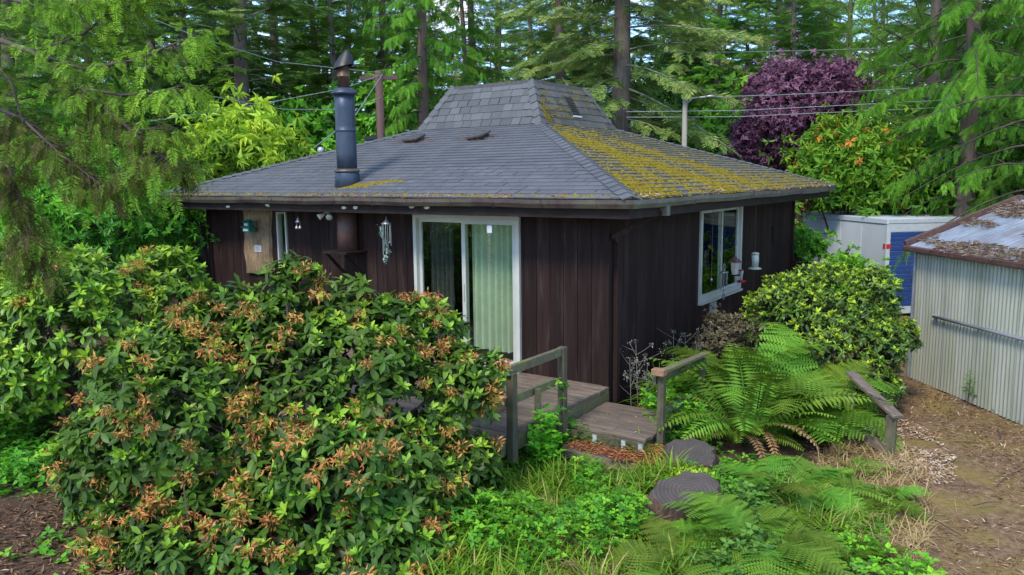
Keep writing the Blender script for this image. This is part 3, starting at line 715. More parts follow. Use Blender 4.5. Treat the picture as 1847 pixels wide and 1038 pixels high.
# chimney: flashing cone, wide pipe, storm collars, inner flue, turning cowl
chx, chy = -4.30, -.12; zr = ZE + (EH - (CTR[1] - chy)) * SL
ch = MB().lathe([(.150, .0), (.150, .3), (.150, .60), (.150, .618), (.154, .622), (.154, .640), (.150, .644), (.150, .66), (.147, .665), (.147, .70), (.147, .95), (.147, 1.16)], (chx, chy, zr + .16), 28).obj('chimney', 'chimney', house, smooth=True)
MB().lathe([(.205, -.12), (.178, .17), (.168, .19)], (chx, chy, zr), 28).obj('flashing', 'chimney', ch, smooth=True)
MB().lathe([(.19, .185), (.195, .20), (.155, .235)], (chx, chy, zr), 28).obj('storm_collar', 'gutter', ch, smooth=True)
MB().lathe([(.155, 1.30), (.192, 1.315), (.195, 1.34), (.17, 1.355), (.165, 1.38), (.10, 1.41)], (chx, chy, zr), 28).obj('pipe_cap', 'chimney', ch, smooth=True)
MB().lathe([(.090, 1.39), (.090, 1.56), (.098, 1.565), (.098, 1.58), (.090, 1.585), (.088, 1.74)], (chx, chy, zr), 20).obj('flue', 'copper', ch, smooth=True)
def cowl():
    c = np.array((chx, chy, zr + 1.69)); n = 24; V = []
    top = c + G0 * .065 + (0, 0, .27)
    for j, t in enumerate((0, .12, .35, .62, .85)):
        for i in range(n):
            th = 2 * PI * i / n; cx_, sy = math.cos(th), math.sin(th)
            rim = c + G0 * (cx_ * .155) + F0 * (sy * .135) + np.array((0, 0, .075 * (cx_ * .55 + .2)))
            bulge = (t * (1 - t)) * .28
            V.append(rim * (1 - t) + top * t + np.array((G0[0] * cx_ * bulge * .5, G0[1] * cx_ * bulge * .5, bulge * .12)))
    V.append(top); Fc = [(j * n + i, j * n + (i + 1) % n, (j + 1) * n + (i + 1) % n, (j + 1) * n + i) for j in range(4) for i in range(n)]
    Fc += [(4 * n + i, 4 * n + (i + 1) % n, 5 * n) for i in range(n)]
    o = MB().add(V, Fc).obj('cowl', 'iron', ch, smooth=True)
    MB().lathe([(.045, -.02), (.05, .0), (.045, .02)], c + G0 * .15 + (0, 0, .02), 10).obj('cowl_bearing', 'iron', o, smooth=True)
cowl()
# lower run of the flue against the wall with its bracket
lf = MB().lathe([(.150, 0), (.150, .60)], (chx, chy - .05, 1.96), 24).obj('lower_flue', 'rust', house, smooth=True)
MB().box((chx - .24, -.46, 1.925), (chx + .26, -.02, 1.955)).obj('flue_bracket', 'trim', lf)
MB().beam((chx - .2, -.42, 1.93), (chx - .2, -.03, 1.55), .035, .035).obj('bracket_strut', 'trim', lf)
MB().beam((chx + .2, -.42, 1.93), (chx + .2, -.03, 1.55), .035, .035).obj('bracket_strut', 'trim', lf)

# downspouts
def dspout(pts, mat='trim'):
    mb = MB()
    for p, q in zip(pts, pts[1:]): mb.beam(p, q, .075, .055)
    return mb.obj('downspout', mat, house)
dspout([(-8.50, -.60, 2.70), (-8.50, -.60, 2.60), (-8.0, -.12, 2.24), (-8.0, -.10, .1)])
MB().box((-8.56, -.66, 2.58), (-8.44, -.54, 2.69)).obj('gutter_outlet', 'gutter', house)
dspout([(.62, .28, 2.68), (.62, .28, 2.60), (.08, -.02, 2.30), (.085, .10, 2.22), (.085, .10, .12)], 'siding')
MB().box((.575, .23, 2.55), (.665, .33, 2.67)).obj('gutter_outlet', 'gutter_pale', house)

# sliding glass door
door = thing('sliding_door_dummy', 'x', 'x'); bpy.data.objects.remove(door)
def frame_rect(name, x0, x1, z0, z1, y, wdt, dep, mat, parent, fm=None):
    """rectangular frame in the plane of a wall: x across, y depth (outwards negative)"""
    mb = MB()
    mb.box((x0, y, z0), (x0 + wdt, y + dep, z1)); mb.box((x1 - wdt, y, z0), (x1, y + dep, z1))
    mb.box((x0 + wdt, y, z1 - wdt), (x1 - wdt, y + dep, z1)); mb.box((x0 + wdt, y, z0), (x1 - wdt, y + dep, z0 + wdt))
    o = mb.obj(name, mat, parent)
    if fm is not None: o.matrix_local = fm
    return o
dr = frame_rect('sliding_door', DX0, DX1, .465, DZ, -.055, .055, .12, 'white', house)
xm = (DX0 + DX1) / 2 - .02
frame_rect('door_sash', DX0 + .057, xm + .03, .522, DZ - .057, .005, .05, .035, 'white', dr)
frame_rect('door_sash', xm - .03, DX1 - .057, .522, DZ - .057, -.035, .062, .035, 'white', dr)
MB().box((DX0 + .107, .02, .572), (xm - .02, .026, DZ - .107)).obj('pane', 'glass', dr)
MB().box((xm + .032, -.022, .584), (DX1 - .119, -.016, DZ - .119)).obj('pane', 'glass', dr)
MB().box((xm - .012, -.058, 1.35), (xm + .012, -.034, 1.58)).obj('handle', 'white', dr, bevel=.006)
MB().box((DX0 - .02, -.12, .455), (DX1 + .02, -.056, .50)).obj('sill', 'white', dr)
def curtain(x0, x1, z0, z1, y, n, amp, mat, label, name='curtain'):
    V, Fc = [], []; m = n * 8
    for j, z in enumerate((z0, (z0 + z1) / 2, z1)):
        for i in range(m + 1):
            t = i / m; V.append((x0 + (x1 - x0) * t, y + amp * math.sin(t * n * 2 * PI + .5 * math.sin(t * 9)) * (1.15 - .2 * j), z + (0.012 * math.sin(t * 31) if j == 0 else 0)))
    for j in range(2):
        for i in range(m): q = j * (m + 1) + i; Fc.append((q, q + 1, q + m + 2, q + m + 1))
    V += [(x, y_ + .006, z) for x, y_, z in V]; k = len(V) // 2
    Fc += [tuple(i + k for i in f[::-1]) for f in Fc]
    o = MB().add(V, Fc).obj(name, mat, smooth=True); tag(o, label, 'curtain'); return o
curtain(xm + .05, DX1 - .12, .66, 2.42, .10, 7, .045, 'curtain', 'pale green pleated curtain behind the right pane of the sliding door')
curtain(DX0 + .10, DX0 + .52, .64, 2.42, .20, 5, .035, 'curtain_dark', 'dark drape gathered behind the left pane of the sliding door')
# narrow window by the timber slab
nw = frame_rect('narrow_window', NW[0], NW[1], NW[2], NW[3], -.04, .03, .09, 'white', house)
MB().box((NW[0] + .03, .0, NW[2] + .03), (NW[1] - .03, .006, NW[3] - .03)).obj('pane', 'glass', nw)
MB().box((NW[0] - .02, -.07, NW[2] - .03), (NW[1] + .02, -.02, NW[2])).obj('sill', 'white', nw)
# side window, sliding
fm = facem(1); q0, q1 = ru(WY0), ru(WY1); yo = -WH
sw = frame_rect('side_window', q0, q1, WZ0, WZ1, yo - .045, .07, .10, 'white', house, fm)
qm = (q0 + q1) / 2
I4 = None
def in_sw(o): o.parent = sw; return o
frame_rect('window_sash', q0 + .071, qm + .03, WZ0 + .071, WZ1 - .071, yo - .030, .04, .03, 'white', sw)
frame_rect('window_sash', qm - .01, q1 - .071, WZ0 + .071, WZ1 - .071, yo + .004, .04, .03, 'white', sw)
MB().box((q0 + .11, yo - .018, WZ0 + .11), (qm - .01, yo - .012, WZ1 - .11)).obj('pane', 'glass_dull', sw)
MB().box((qm + .03, yo + .014, WZ0 + .11), (q1 - .11, yo + .020, WZ1 - .11)).obj('pane', 'glass_dull', sw)
MB().box((q0 - .01, yo - .075, WZ0 - .035), (q1 + .01, yo - .010, WZ0 - .002)).obj('sill', 'white', sw)
# small fittings on the right wall
p = on(1395, 423, 0, 0)
MB().box((0.0, p[1] - .12, p[2] - .16), (.05, p[1] + .12, p[2] + .16)).obj('wall_box', 'siding', house, bevel=.01)
p = on(1282, 552, 0, 0)
wv = MB().box((.017, p[1] - .16, p[2] - .10), (.035, p[1] + .16, p[2] + .10)).obj('wall_vent', 'rust', house)
for i in range(6): MB().box((.035, p[1] - .14, p[2] - .085 + i * .03), (.045, p[1] + .14, p[2] - .068 + i * .03)).obj('vent_slat', 'trailer_grey', wv)
# twin flood light under the eave
fl = MB().lathe([(.05, 0), (.045, .04)], (-4.47, -.38, ZS - .04), 12).obj('flood_light', 'white', house, smooth=True)
for sx in (-1, 1):
    c = np.array((-4.47 + sx * .085, -.43, ZS - .075)); d = unit(np.array((sx * .6, -.7, -.5))[None])[0]
    MB().tube([c - d * .05, c - d * .01, c + d * .04, c + d * .055], [.018, .03, .05, .045], 12).obj('lamp_head', 'cream', fl, smooth=True)

# chips of pale bare wood on the fascia
for px in (412, 483, 620, 641, 742, 770):
    c = on(px, 371 + (px % 3) * 2, 1, CTR[1] - (EH - .018) - .0)
    n_ = 9; V = [(c[0] + math.cos(2 * PI * i / n_) * rnd.uniform(.03, .075), c[1] - .004 + .001, c[2] + math.sin(2 * PI * i / n_) * rnd.uniform(.010, .024)) for i in range(n_)]
    V += [(x, y + .006, z) for x, y, z in V]
    MB().add(V, [tuple(range(n_)), tuple(range(2 * n_ - 1, n_ - 1, -1))] + [(i, i + n_, (i + 1) % n_ + n_, (i + 1) % n_) for i in range(n_)]).obj('bare_wood_patch', 'cream', house)

# moss cushions on the right slope, along the course edges
a1, u1, up1, n1, l1 = slope_frame(1, EH + .04, ZE - .005, BH, ZB)
tan1 = (EH + .04 - BH) / l1
def mossblob():
    n = 6; V = [(math.cos(i * PI / 3), math.sin(i * PI / 3), 0) for i in range(n)] + [(.55 * math.cos(i * PI / 3 + .5), .55 * math.sin(i * PI / 3 + .5), .6) for i in range(n)] + [(0, 0, .8)]
    V = V[:n] + [(.1, .05, .75)]; Fc = [(i, (i + 1) % n, n) for i in range(n)]
    return np.array(V, float), np.array(Fc), np.array([-.15] * n + [.12])
def moss_on(a, u, up, nrm, X, Y, size, name, rs):
    n = len(X); P = a + u * X[:, None] + up * Y[:, None] + nrm * .010
    th = rs.uniform(0, 6.28, n); Bm = np.stack([np.cos(th)[:, None] * u + np.sin(th)[:, None] * up, -np.sin(th)[:, None] * u + np.cos(th)[:, None] * up, np.broadcast_to(nrm, (n, 3))], -1)
    S = np.stack([size * rs.uniform(.7, 1.5, n), size * rs.uniform(.6, 1.0, n), size * rs.uniform(.35, .75, n)], -1)
    V, Fc, A = scatter(*mossblob(), Bm, P, S, np.clip(rs.normal(.5, .28, n), .03, .97))
    return tag(link(name, mesh_np(name, V, Fc, A, True), 'moss', roof), kind='stuff')
rs = np.random.RandomState(5); m = 110000
Y = rs.uniform(0, l1, m); ci = np.floor(Y / .140); Y = np.clip(ci * .140 + np.where(rs.uniform(size=m) < .6, np.abs(rs.normal(0, .035, m)), rs.uniform(0, .135, m)), 0, l1)
X = rs.uniform(-EH, EH, m); hw = EH - tan1 * Y
f = Y / l1                                              # 0 eave .. 1 cupola
edge = -hw + .10                                        # the front hip
width = 5.3 * (1 - f) + .45
q = (X - edge) / width                                  # 0 at hip, 1 at the band's far side
pr = np.clip((1.12 - q) * 3.2, 0, 1) * (q > 0) * np.clip(.5 + lumpy(np.stack([X, Y, 0 * X], -1), 3, 1.1, 1.6), .12, 1)
pr = np.maximum(pr, (.045 + .12 * (f < .22)) * (q > 0)); pr = pr * (X < hw - .05)
k = rs.uniform(size=m) < np.clip(pr, 0, 1) * 1.0
moss_on(a1, u1, up1, n1, X[k], Y[k], .034, 'moss_cushion', rs)
# moss beside the chimney and along the front eave
xs = rs.normal(0, 1, 700); X = fu(-3.85) + xs * .24 + rs.uniform(-.1, .1, 700); Y = .50 + xs * .07 + rs.normal(0, .05, 700)
X2 = rs.uniform(-EH, EH, 1100); s_ = lumpy(np.stack([X2, 0 * X2, 0 * X2], -1), 9, 1, 2.5) > .12; X2 = X2[s_]; Y2 = np.abs(rs.normal(0, .06, len(X2)))
moss_on(a0, u0, up0, n0, np.concatenate([X, X2]), np.concatenate([Y, Y2]), .022, 'moss_patch', rs)
# a little on the cupola's right side
a, u, up, nrm, ln = slope_frame(1, BH + .02, ZB + .03, TH + .005, ZT + .005)
X = np.concatenate([rs.normal(-1.02, .07, 260), rs.uniform(-.9, 1.1, 500)]); Y = np.concatenate([rs.uniform(0, .8, 260), np.round(rs.uniform(0, 5, 500)) * .148 + np.abs(rs.normal(0, .012, 500))])
k = (np.abs(X) < BH - .45 * Y) & ((np.abs(X) > .16) | (Y < .15) | (Y > .68)) & ((X < -.6) | (lumpy(np.stack([X, Y, 0 * X], -1), 4, 1, 3) > .2))
moss_on(a, u, up, nrm, X[k], Y[k], .017, 'cupola_moss_patch', rs)
# needles and leaf crumbs lying in the gutters and by the eave
def litter_strip(k, n, seed, mat):
    rs = np.random.RandomState(seed); uu = rs.uniform(-EH, EH, n); keep = lumpy(np.stack([uu, 0 * uu, 0 * uu], -1), seed, 1, 1.4) > -.25; uu = uu[keep]; n = len(uu)
    P = np.array([facep(k, x, EH + rs.uniform(-.10, .07), ZE + .0 + rs.uniform(-.01, .03)) for x in uu])
    V, Fc, A = scatter(*leaf_s(.07, .1), frames(rs.normal(size=(n, 3)) * (1, 1, .5)), P, rs.uniform(.03, .10, n), rs.uniform(0, 1, n))
    tag(link('gutter_litter', mesh_np('gutter_litter', V, Fc, A), mat, roof), kind='stuff')
litter_strip(0, 900, 1, 'red_litter'); litter_strip(1, 1600, 2, 'litter')

# ------------------------------------------------------------------ things hung on the house
c = [on(*q, 1, -.03) for q in ((439, 374), (488, 377), (494, 494), (447, 492))]
def slab():
    n = 12; L_, R_ = [], []
    for i in range(n + 1):
        t = i / n; l = c[0] * (1 - t) + c[3] * t; r = c[1] * (1 - t) + c[2] * t
        l = l + np.array((.02 * math.sin(t * 7) + .01 * math.sin(t * 17), 0, 0)); r = r + np.array((.022 * math.sin(t * 5 + 2) + .012 * math.sin(t * 15), 0, 0))
        L_.append(l); R_.append(r)
    V = []
    for l, r in zip(L_, R_): V += [(l[0], -.020, l[2]), (l[0] + .025, -.075, l[2]), (r[0] - .02, -.07, r[2]), (r[0], -.020, r[2])]
    Fc = [(i * 4 + j, i * 4 + j + 1, i * 4 + j + 5, i * 4 + j + 4) for i in range(n) for j in range(3)] + [(0, 1, 2, 3), (n * 4 + 3, n * 4 + 2, n * 4 + 1, n * 4)] + [(i * 4, i * 4 + 4, i * 4 + 7, i * 4 + 3) for i in range(n)]
    o = MB().add(V, Fc).obj('timber_slab', 'slab'); tag(o, 'rough bark-edged timber slab fixed upright on the brown wall', 'timber slab')
slab()
p = on(465, 449, 1, -.085)
nc = MB().box((p[0] - .09, -.084, p[2] - .055), (p[0] + .09, -.079, p[2] + .055)).obj('notice_card', 'paper')
tag(nc, 'small white notice card pinned on the timber slab', 'notice')
for i in range(4): MB().box((p[0] - .07, -.0865, p[2] + .030 - i * .02), (p[0] + .07 - .03 * (i % 2), -.0845, p[2] + .038 - i * .02)).obj('printed_line', 'ink', nc)
# green two-tier hanging lantern
p = on(449, 408, 1, -.22)
bh = thing('hanging_lantern', 'green two-tier tin lantern hanging in front of the timber slab', 'lantern', p)
MB().box((-.085, -.07, -.10), (.085, .07, -.02)).obj('lower_body', 'green_plastic', bh, bevel=.008)
MB().box((-.115, -.09, -.025), (.115, .09, -.012)).obj('lower_roof', 'green_plastic', bh, bevel=.004)
MB().box((-.065, -.055, -.012), (.065, .055, .065)).obj('upper_body', 'green_plastic', bh, bevel=.008)
MB().add([(-.09, -.07, .065), (.09, -.07, .065), (.09, .07, .065), (-.09, .07, .065), (-.05, 0, .11), (.05, 0, .11)], [(0, 3, 2, 1), (0, 1, 5, 4), (2, 3, 4, 5), (1, 2, 5), (3, 0, 4)]).obj('upper_roof', 'green_plastic', bh)
MB().box((-.045, -.058, .005), (.045, -.056, .045)).obj('name_plate', 'paper', bh)
MB().box((-.06, -.073, -.08), (.06, -.071, -.045)).obj('name_plate', 'paper', bh)
MB().tube([(0, 0, .11), (0, 0, ZS - p[2])], .003, 5).obj('cord', 'wire', bh)
# bell cluster
p = on(538, 402, 1, -.40)
bl = thing('bell_chime', 'little pewter bell cluster hanging under the eave beside the narrow window', 'chime', p)
MB().lathe([(.05, .0), (.035, .03), (.012, .07), (.004, .10)], (0, 0, 0), 12).obj('bell_roof', 'pewter', bl, smooth=True)
for a_ in range(4):
    x, y = .035 * math.cos(a_ * PI / 2), .035 * math.sin(a_ * PI / 2)
    MB().lathe([(.030, -.095), (.022, -.07), (.010, -.045), (.003, -.04)], (x, y, 0), 10).obj('bell', 'pewter', bl, smooth=True)
    MB().tube([(x, y, -.04), (x, y, .01)], .002, 4).obj('string', 'wire', bl)
MB().tube([(0, 0, .10), (0, 0, ZS - p[2])], .002, 4).obj('cord', 'iron', bl)
# wind chime with a trailing string of sage leaves
p = on(697, 405, 1, -.45)
wc = thing('wind_chime', 'pewter wind chime with a trailing garland of sage green leaves by the sliding door', 'wind chime', p)
MB().lathe([(.075, .0), (.07, .015), (.04, .035), (.012, .07), (.004, .11)], (0, 0, 0), 14).obj('chime_top', 'pewter', wc, smooth=True)
for a_ in range(6):
    x, y = .058 * math.cos(a_ * PI / 3), .058 * math.sin(a_ * PI / 3)
    MB().tube([(x, y, .0), (x, y, -.26 - .04 * a_)], .006, 6).obj('tube', 'pewter', wc)
V, Fc, A = [], [], []
rs = np.random.RandomState(8); t = np.linspace(0, 1, 90)
P = np.stack([-.075 + .15 * np.clip(t * 1.6, 0, 1) - .06 * np.clip(t - .65, 0, 1) / .35, -.06 + .02 * np.sin(t * 20), -.03 - .50 * t], -1) + rs.normal(0, .010, (90, 3))
V, Fc, A = scatter(*leaf_s(.42, .2), frames(rs.normal(size=(90, 3)) + (0, -.4, -.3)), P, rs.uniform(.03, .05, 90), rs.uniform(0, 1, 90))
link('leaf_garland', mesh_np('leaf_garland', V, Fc, A), 'sage', wc)
MB().tube([(0, 0, .11), (0, 0, ZS - p[2])], .002, 4).obj('cord', 'iron', wc)
# crystal string in front of the door
p = on(883, 414, 1, -.45)
cs = thing('crystal_string', 'thin string of beads and tags hanging before the curtained door pane', 'ornament', p)
MB().box((-.04, -.006, -.05), (.04, .006, .05)).obj('tag', 'paper', cs, bevel=.004)
MB().tube([(0, 0, .05), (0, 0, ZS - p[2])], .002, 4).obj('cord', 'wire', cs)
for i in range(7): MB().lathe([(.003, -.014), (.012, 0), (.003, .014)], (.004 * math.sin(i * 2), 0, -.09 - i * .055), 8).obj('bead', 'wood_end', cs)
MB().tube([(0, 0, -.05), (0, 0, -.44)], .0015, 4).obj('thread', 'wire', cs)
# feeders and chimes along the right eave (x = .40)
EX = .42
p = on(1325, 480, 0, EX)
lf_ = thing('bird_feeder', 'cream lantern-shaped bird feeder hanging before the side window', 'bird feeder', p)
MB().lathe([(.045, -.13), (.075, .06)], (0, 0, 0), 6).obj('seed_hopper', 'cream', lf_)
MB().lathe([(.125, .06), (.06, .11), (.04, .12), (.035, .14), (.004, .16)], (0, 0, 0), 6).obj('feeder_roof', 'rust', lf_)
MB().lathe([(.085, -.15), (.09, -.13)], (0, 0, 0), 6).obj('tray', 'iron', lf_)
MB().tube([(0, 0, .16), (0, 0, ZS - p[2])], .003, 4).obj('cord', 'iron', lf_)
p = on(1362, 470, 0, EX)
tf = thing('bird_feeder', 'clear tube bird feeder with round white tray against the dark side wall', 'bird feeder', p)
MB().lathe([(.055, -.10), (.062, .0), (.058, .10)], (0, 0, 0), 14).obj('seed_tube', 'clear', tf, smooth=True)
MB().lathe([(.064, .10), (.060, .125), (.01, .135)], (0, 0, 0), 14).obj('lid', 'cream', tf, smooth=True)
MB().lathe([(.03, -.10), (.105, -.145), (.11, -.135), (.105, -.13), (.05, -.105)], (0, 0, 0), 16).obj('tray', 'white', tf, smooth=True)
MB().tube([(0, 0, .13), (0, 0, ZS - p[2])], .003, 4).obj('cord', 'iron', tf)
p = on(1337, 500, 0, EX)
hf = thing('hummingbird_feeder', 'small red flower-based nectar feeder hanging by the window corner', 'bird feeder', p)
MB().lathe([(.022, -.05), (.020, .0), (.035, .085), (.038, .10)], (0, 0, 0), 10).obj('bottle', 'clear', hf, smooth=True)
MB().lathe([(.042, .10), (.035, .115), (.01, .12)], (0, 0, 0), 10).obj('cap', 'red', hf, smooth=True)
MB().lathe([(.06, -.085), (.068, -.07), (.03, -.05)], (0, 0, 0), 12).obj('base', 'red', hf, smooth=True)
for a_ in range(5):
    V, Fc, A = scatter(*leaf_s(.4, .2), frames(np.array([(math.cos(b_), math.sin(b_), .4) for b_ in np.arange(6) * PI / 3]), (0, 0, 1)), np.tile((.075 * math.cos(a_ * 1.257), .075 * math.sin(a_ * 1.257), -.065), (6, 1)), [.032] * 6, [0] * 6)
    link('flower_port', mesh_np('flower_port', V, Fc, A), 'red', hf)
MB().tube([(0, 0, .12), (0, 0, ZS - p[2])], .002, 4).obj('cord', 'iron', hf)
p = on(1306, 492, 0, EX)
w2 = thing('wind_chime', 'silver tube wind chime with diamond charms hanging below the side window', 'wind chime', p)
def diamond(z, r, parent):
    mb = MB(); P = [(0, r, z), (0, 0, z + r), (0, -r, z), (0, 0, z - r)]
    for i in range(4): mb.beam(P[i], P[(i + 1) % 4], .014, .014, (1, 0, 0))
    mb.obj('diamond_charm', 'pewter', parent)
MB().lathe([(.065, .0), (.065, .014)], (0, 0, 0), 12).obj('chime_disc', 'pewter', w2)
for a_ in range(5): MB().tube([(.048 * math.cos(a_ * 1.257), .048 * math.sin(a_ * 1.257), 0), (.048 * math.cos(a_ * 1.257), .048 * math.sin(a_ * 1.257), -.20 - .02 * a_)], .0075, 6).obj('tube', 'pewter', w2)
diamond(.075, .055, w2); diamond(-.36, .05, w2)
MB().tube([(0, 0, -.31), (0, 0, .02)], .002, 4).obj('cord', 'iron', w2)
MB().tube([(0, 0, .13), (0, 0, ZS - p[2])], .002, 4).obj('cord', 'iron', w2)
p = on(1283, 505, 0, EX)
rc = thing('rain_chain', 'thin bead chain hanging before the left pane of the side window', 'ornament', p)
MB().tube([(0, 0, ZS - p[2]), (0, 0, -.08)], .004, 5).obj('chain', 'rust', rc)
MB().lathe([(.004, -.03), (.022, 0), (.004, .03)], (0, 0, 0), 10).obj('bead', 'pewter', rc, smooth=True)

# ------------------------------------------------------------------ deck, steps and railings
deck = thing('deck', 'weathered grey plank deck before the sliding door with mossy rim', 'deck')
pm = [MB().box((-4.36 - .01 * i, -.068, -.036), (.055 + .012 * (i % 2), .068, 0)).mesh('plank', bevel=.004) for i in range(3)]
for i in range(23): link('plank', pm[i % 3], 'wood_grey', deck, M4=Matrix.Translation((0, -.095 - i * .1425, .450 + rnd.uniform(-.002, .002))) @ Matrix.Rotation(rnd.uniform(-.002, .002), 4, 'Z'))
MB().beam((.035, -.03, .325), (.035, -3.27, .325), .04, .175).obj('rim_joist', 'moss_wood', deck, bevel=.004)
MB().beam((-4.3, -3.29, .315), (.05, -3.29, .315), .04, .19).obj('rim_joist', 'moss_wood', deck, bevel=.004)
for x in (-4, -2.7, -1.35, -.05):
    for y in (-3.2, -1.7, -.3): MB().beam((x, y, -.05), (x, y, .40), .09, .09).obj('support_post', 'wood_post', deck)
    MB().beam((x, -.05, .325), (x, -3.25, .325), .04, .17).obj('joist', 'wood_post', deck)
rail = thing('deck_railing', 'low mossy timber guard rail on the open edge of the deck', 'railing')
MB().beam((.115, -1.24, .18), (.115, -1.24, 1.185), .082, .082).obj('post', 'wood_post', rail, bevel=.006)
MB().beam((.115, -2.21, .18), (.115, -2.21, 1.10), .085, .085).obj('post', 'wood_post', rail, bevel=.006)
MB().beam((.115, -2.30, 1.135), (.115, -1.29, 1.135), .05, .095).obj('top_rail', 'wood_rail', rail, bevel=.006)
MB().beam((.045, -3.1, .79), (.045, -1.29, .79), .04, .09).obj('middle_rail', 'moss_wood', rail, bevel=.006)
MB().beam((.105, -1.72, .18), (.105, -1.72, .83), .07, .05).obj('short_post', 'wood_rail', rail, bevel=.005)
MB().beam((.105, -3.05, .18), (.105, -3.05, 1.0), .085, .085).obj('post', 'wood_post', rail, bevel=.006)

steps = thing('steps', 'low weathered plank landing and tread leading down from the deck', 'steps')
lm = [MB().box((.07, -.066, -.036), (1.04 + .01 * i, .066, 0)).mesh('plank', bevel=.004) for i in range(2)]
for i in range(7): link('plank', lm[i % 2], 'wood_grey', steps, M4=Matrix.Translation((0, -.19 - i * .139, .285 + rnd.uniform(-.003, .003) - i * .004)) @ Matrix.Rotation(rnd.uniform(-.006, .006), 4, 'Z'))
MB().box((.08, -1.115, .10), (1.04, -1.075, .225)).obj('riser', 'wood_post', steps, bevel=.004)
for x in (.45, .80, 1.0):
    MB().box((x - .025, -1.121, .13), (x + .025, -1.116, .215)).obj('metal_bracket', 'trailer_grey', steps)
for x in (.12, .98): MB().box((x - .04, -1.05, -.05), (x + .04, -.15, .24)).obj('stringer', 'wood_post', steps)
for i, y in enumerate((-1.20, -1.335)): MB().box((.20, y - .062, .075), (1.12, y + .062, .112)).obj('tread_plank', 'wood_grey', steps, bevel=.004)
MB().box((.22, -1.44, -.0), (1.13, -1.402, .108)).obj('riser', 'wood_grey', steps, bevel=.004)
for x in (.30, 1.05): MB().box((x - .045, -1.395, -.06), (x + .045, -1.14, .07)).obj('block', 'wood_post', steps)
# red litter on tread, landing and deck
def flat_litter(name, n, x0, x1, y0, y1, z, mat, size, seed, label, cover=-.2):
    rs = np.random.RandomState(seed); P = np.stack([rs.uniform(x0, x1, n), rs.uniform(y0, y1, n), np.full(n, z)], -1)
    P = P[lumpy(P, seed, 1, 3.) > cover]; n = len(P); P[:, 2] += rs.uniform(.004, .02, n)
    V, Fc, A = scatter(*leaf_s(.10, .05), frames(rs.normal(size=(n, 3)) * (1, 1, .15), (0, 0, 1)), P, rs.uniform(.5, 1.5, n) * size, rs.uniform(0, 1, n))
    return tag(link(name, mesh_np(name, V, Fc, A), mat), label, 'litter', kind='stuff')
flat_litter('step_litter', 900, .22, 1.12, -1.39, -1.14, .112, 'red_litter', .055, 21, 'red brown dead needles lying on the lower tread')
flat_litter('deck_litter', 2600, -3.6, .05, -3.2, -1.5, .452, 'red_litter', .06, 22, 'red brown dead leaves lying on the deck boards', -.1)
flat_litter('landing_litter', 60, .1, 1.02, -1.05, -.2, .287, 'litter', .04, 23, 'few pale crumbs on the landing', -.5)

hand = thing('handrail', 'dark timber stair handrail with a cut pale rail end beside the landing', 'handrail')
MB().beam((1.10, -.82, -.1), (1.10, -.82, .93), .075, .075).obj('post', 'wood_post', hand, bevel=.006)
MB().beam((1.10, .36, -.1), (1.10, .36, .86), .07, .07).obj('post', 'wood_post', hand, bevel=.006)
MB().beam((1.10, -.90, .955), (1.10, .45, .90), .085, .035).obj('top_rail', 'wood_rail', hand, bevel=.005)
MB().box((1.03, -.945, .925), (1.17, -.84, .995)).obj('rail_end', 'wood_end', hand, bevel=.006)
MB().beam((1.03, -.86, .845), (1.03, .40, .80), .04, .085).obj('side_rail', 'wood_post', hand, bevel=.005)
MB().beam((1.05, -.80, .46), (1.05, .42, .42), .04, .085).obj('lower_rail', 'wood_rail', hand, bevel=.005)
MB().beam((1.05, -.18, -.05), (1.05, -.18, .52), .06, .05).obj('short_post', 'wood_post', hand)

old = thing('old_handrail', 'old sloping plank rail on two grey posts beside the worn path', 'handrail')
MB().beam((3.15, .51, -.1), (3.15, .51, .47), .10, .10).obj('post', 'wood_post', old, bevel=.006)
MB().beam((2.68, .80, -.1), (2.68, .80, .58), .09, .09).obj('post', 'wood_post', old, bevel=.006)
MB().beam((2.62, .98, .76), (3.22, .45, .47), .12, .04).obj('rail', 'wood_grey', old, bevel=.005)
MB().beam((2.55, .85, .20), (3.12, .46, .10), .04, .12).obj('lower_board', 'wood_grey', old, bevel=.005)

# ------------------------------------------------------------------ stumps
def stump(c, r, h, tilt, seed, label, flare):
    rs = np.random.RandomState(seed); n = 72; ph = rs.uniform(0, 6, 5)
    lob = lambda th: 1 + .05 * math.sin(11 * th + ph[4]) + .13 * math.sin(2 * th + ph[0]) + .07 * math.sin(3 * th + ph[1]) + .04 * math.sin(7 * th + ph[2])
    V = []
    lev = [(1.0 + flare, -.10), (1.0 + flare * .55, .25 * h), (1.03, .65 * h), (1.0, .94 * h), (.96, h)]
    for j, (k, z) in enumerate(lev):
        for i in range(n):
            th = 2 * PI * i / n; rr = r * lob(th) * (k + (flare * .5 * max(0, math.sin(4 * th + ph[3])) if j < 2 else 0)) * (1 + (.045 * math.sin(13 * th + j * .6) + .03 * math.sin(29 * th + j)) * (j < 4))
            x, y = rr * math.cos(th), rr * math.sin(th); V.append((x, y, z + (tilt[0] * x + tilt[1] * y) * (z / h if z > 0 else 0)))
    Fc = [(j * n + i, j * n + (i + 1) % n, (j + 1) * n + (i + 1) % n, (j + 1) * n + i) for j in range(4) for i in range(n)]
    t = thing('tree_stump', label, 'stump', c)
    MB().add(V, Fc).obj('bark', 'stump_bark', t, smooth=True)
    T = V[4 * n:5 * n]; cz = tilt[0] * 0 + h + .004
    MB().add(T + [tuple(np.array((a * .55, b * .55, (z_ - h) * .55 + h + .006))) for a, b, z_ in T] + [(0, 0, h + .004)], [(i, (i + 1) % n, n + (i + 1) % n, n + i) for i in range(n)] + [(n + i, n + (i + 1) % n, 2 * n) for i in range(n)]).obj('sawn_top', 'stump_top', t, smooth=False)
c1 = onz(1243, 812, .28); c2 = onz(1235, 878, .34)
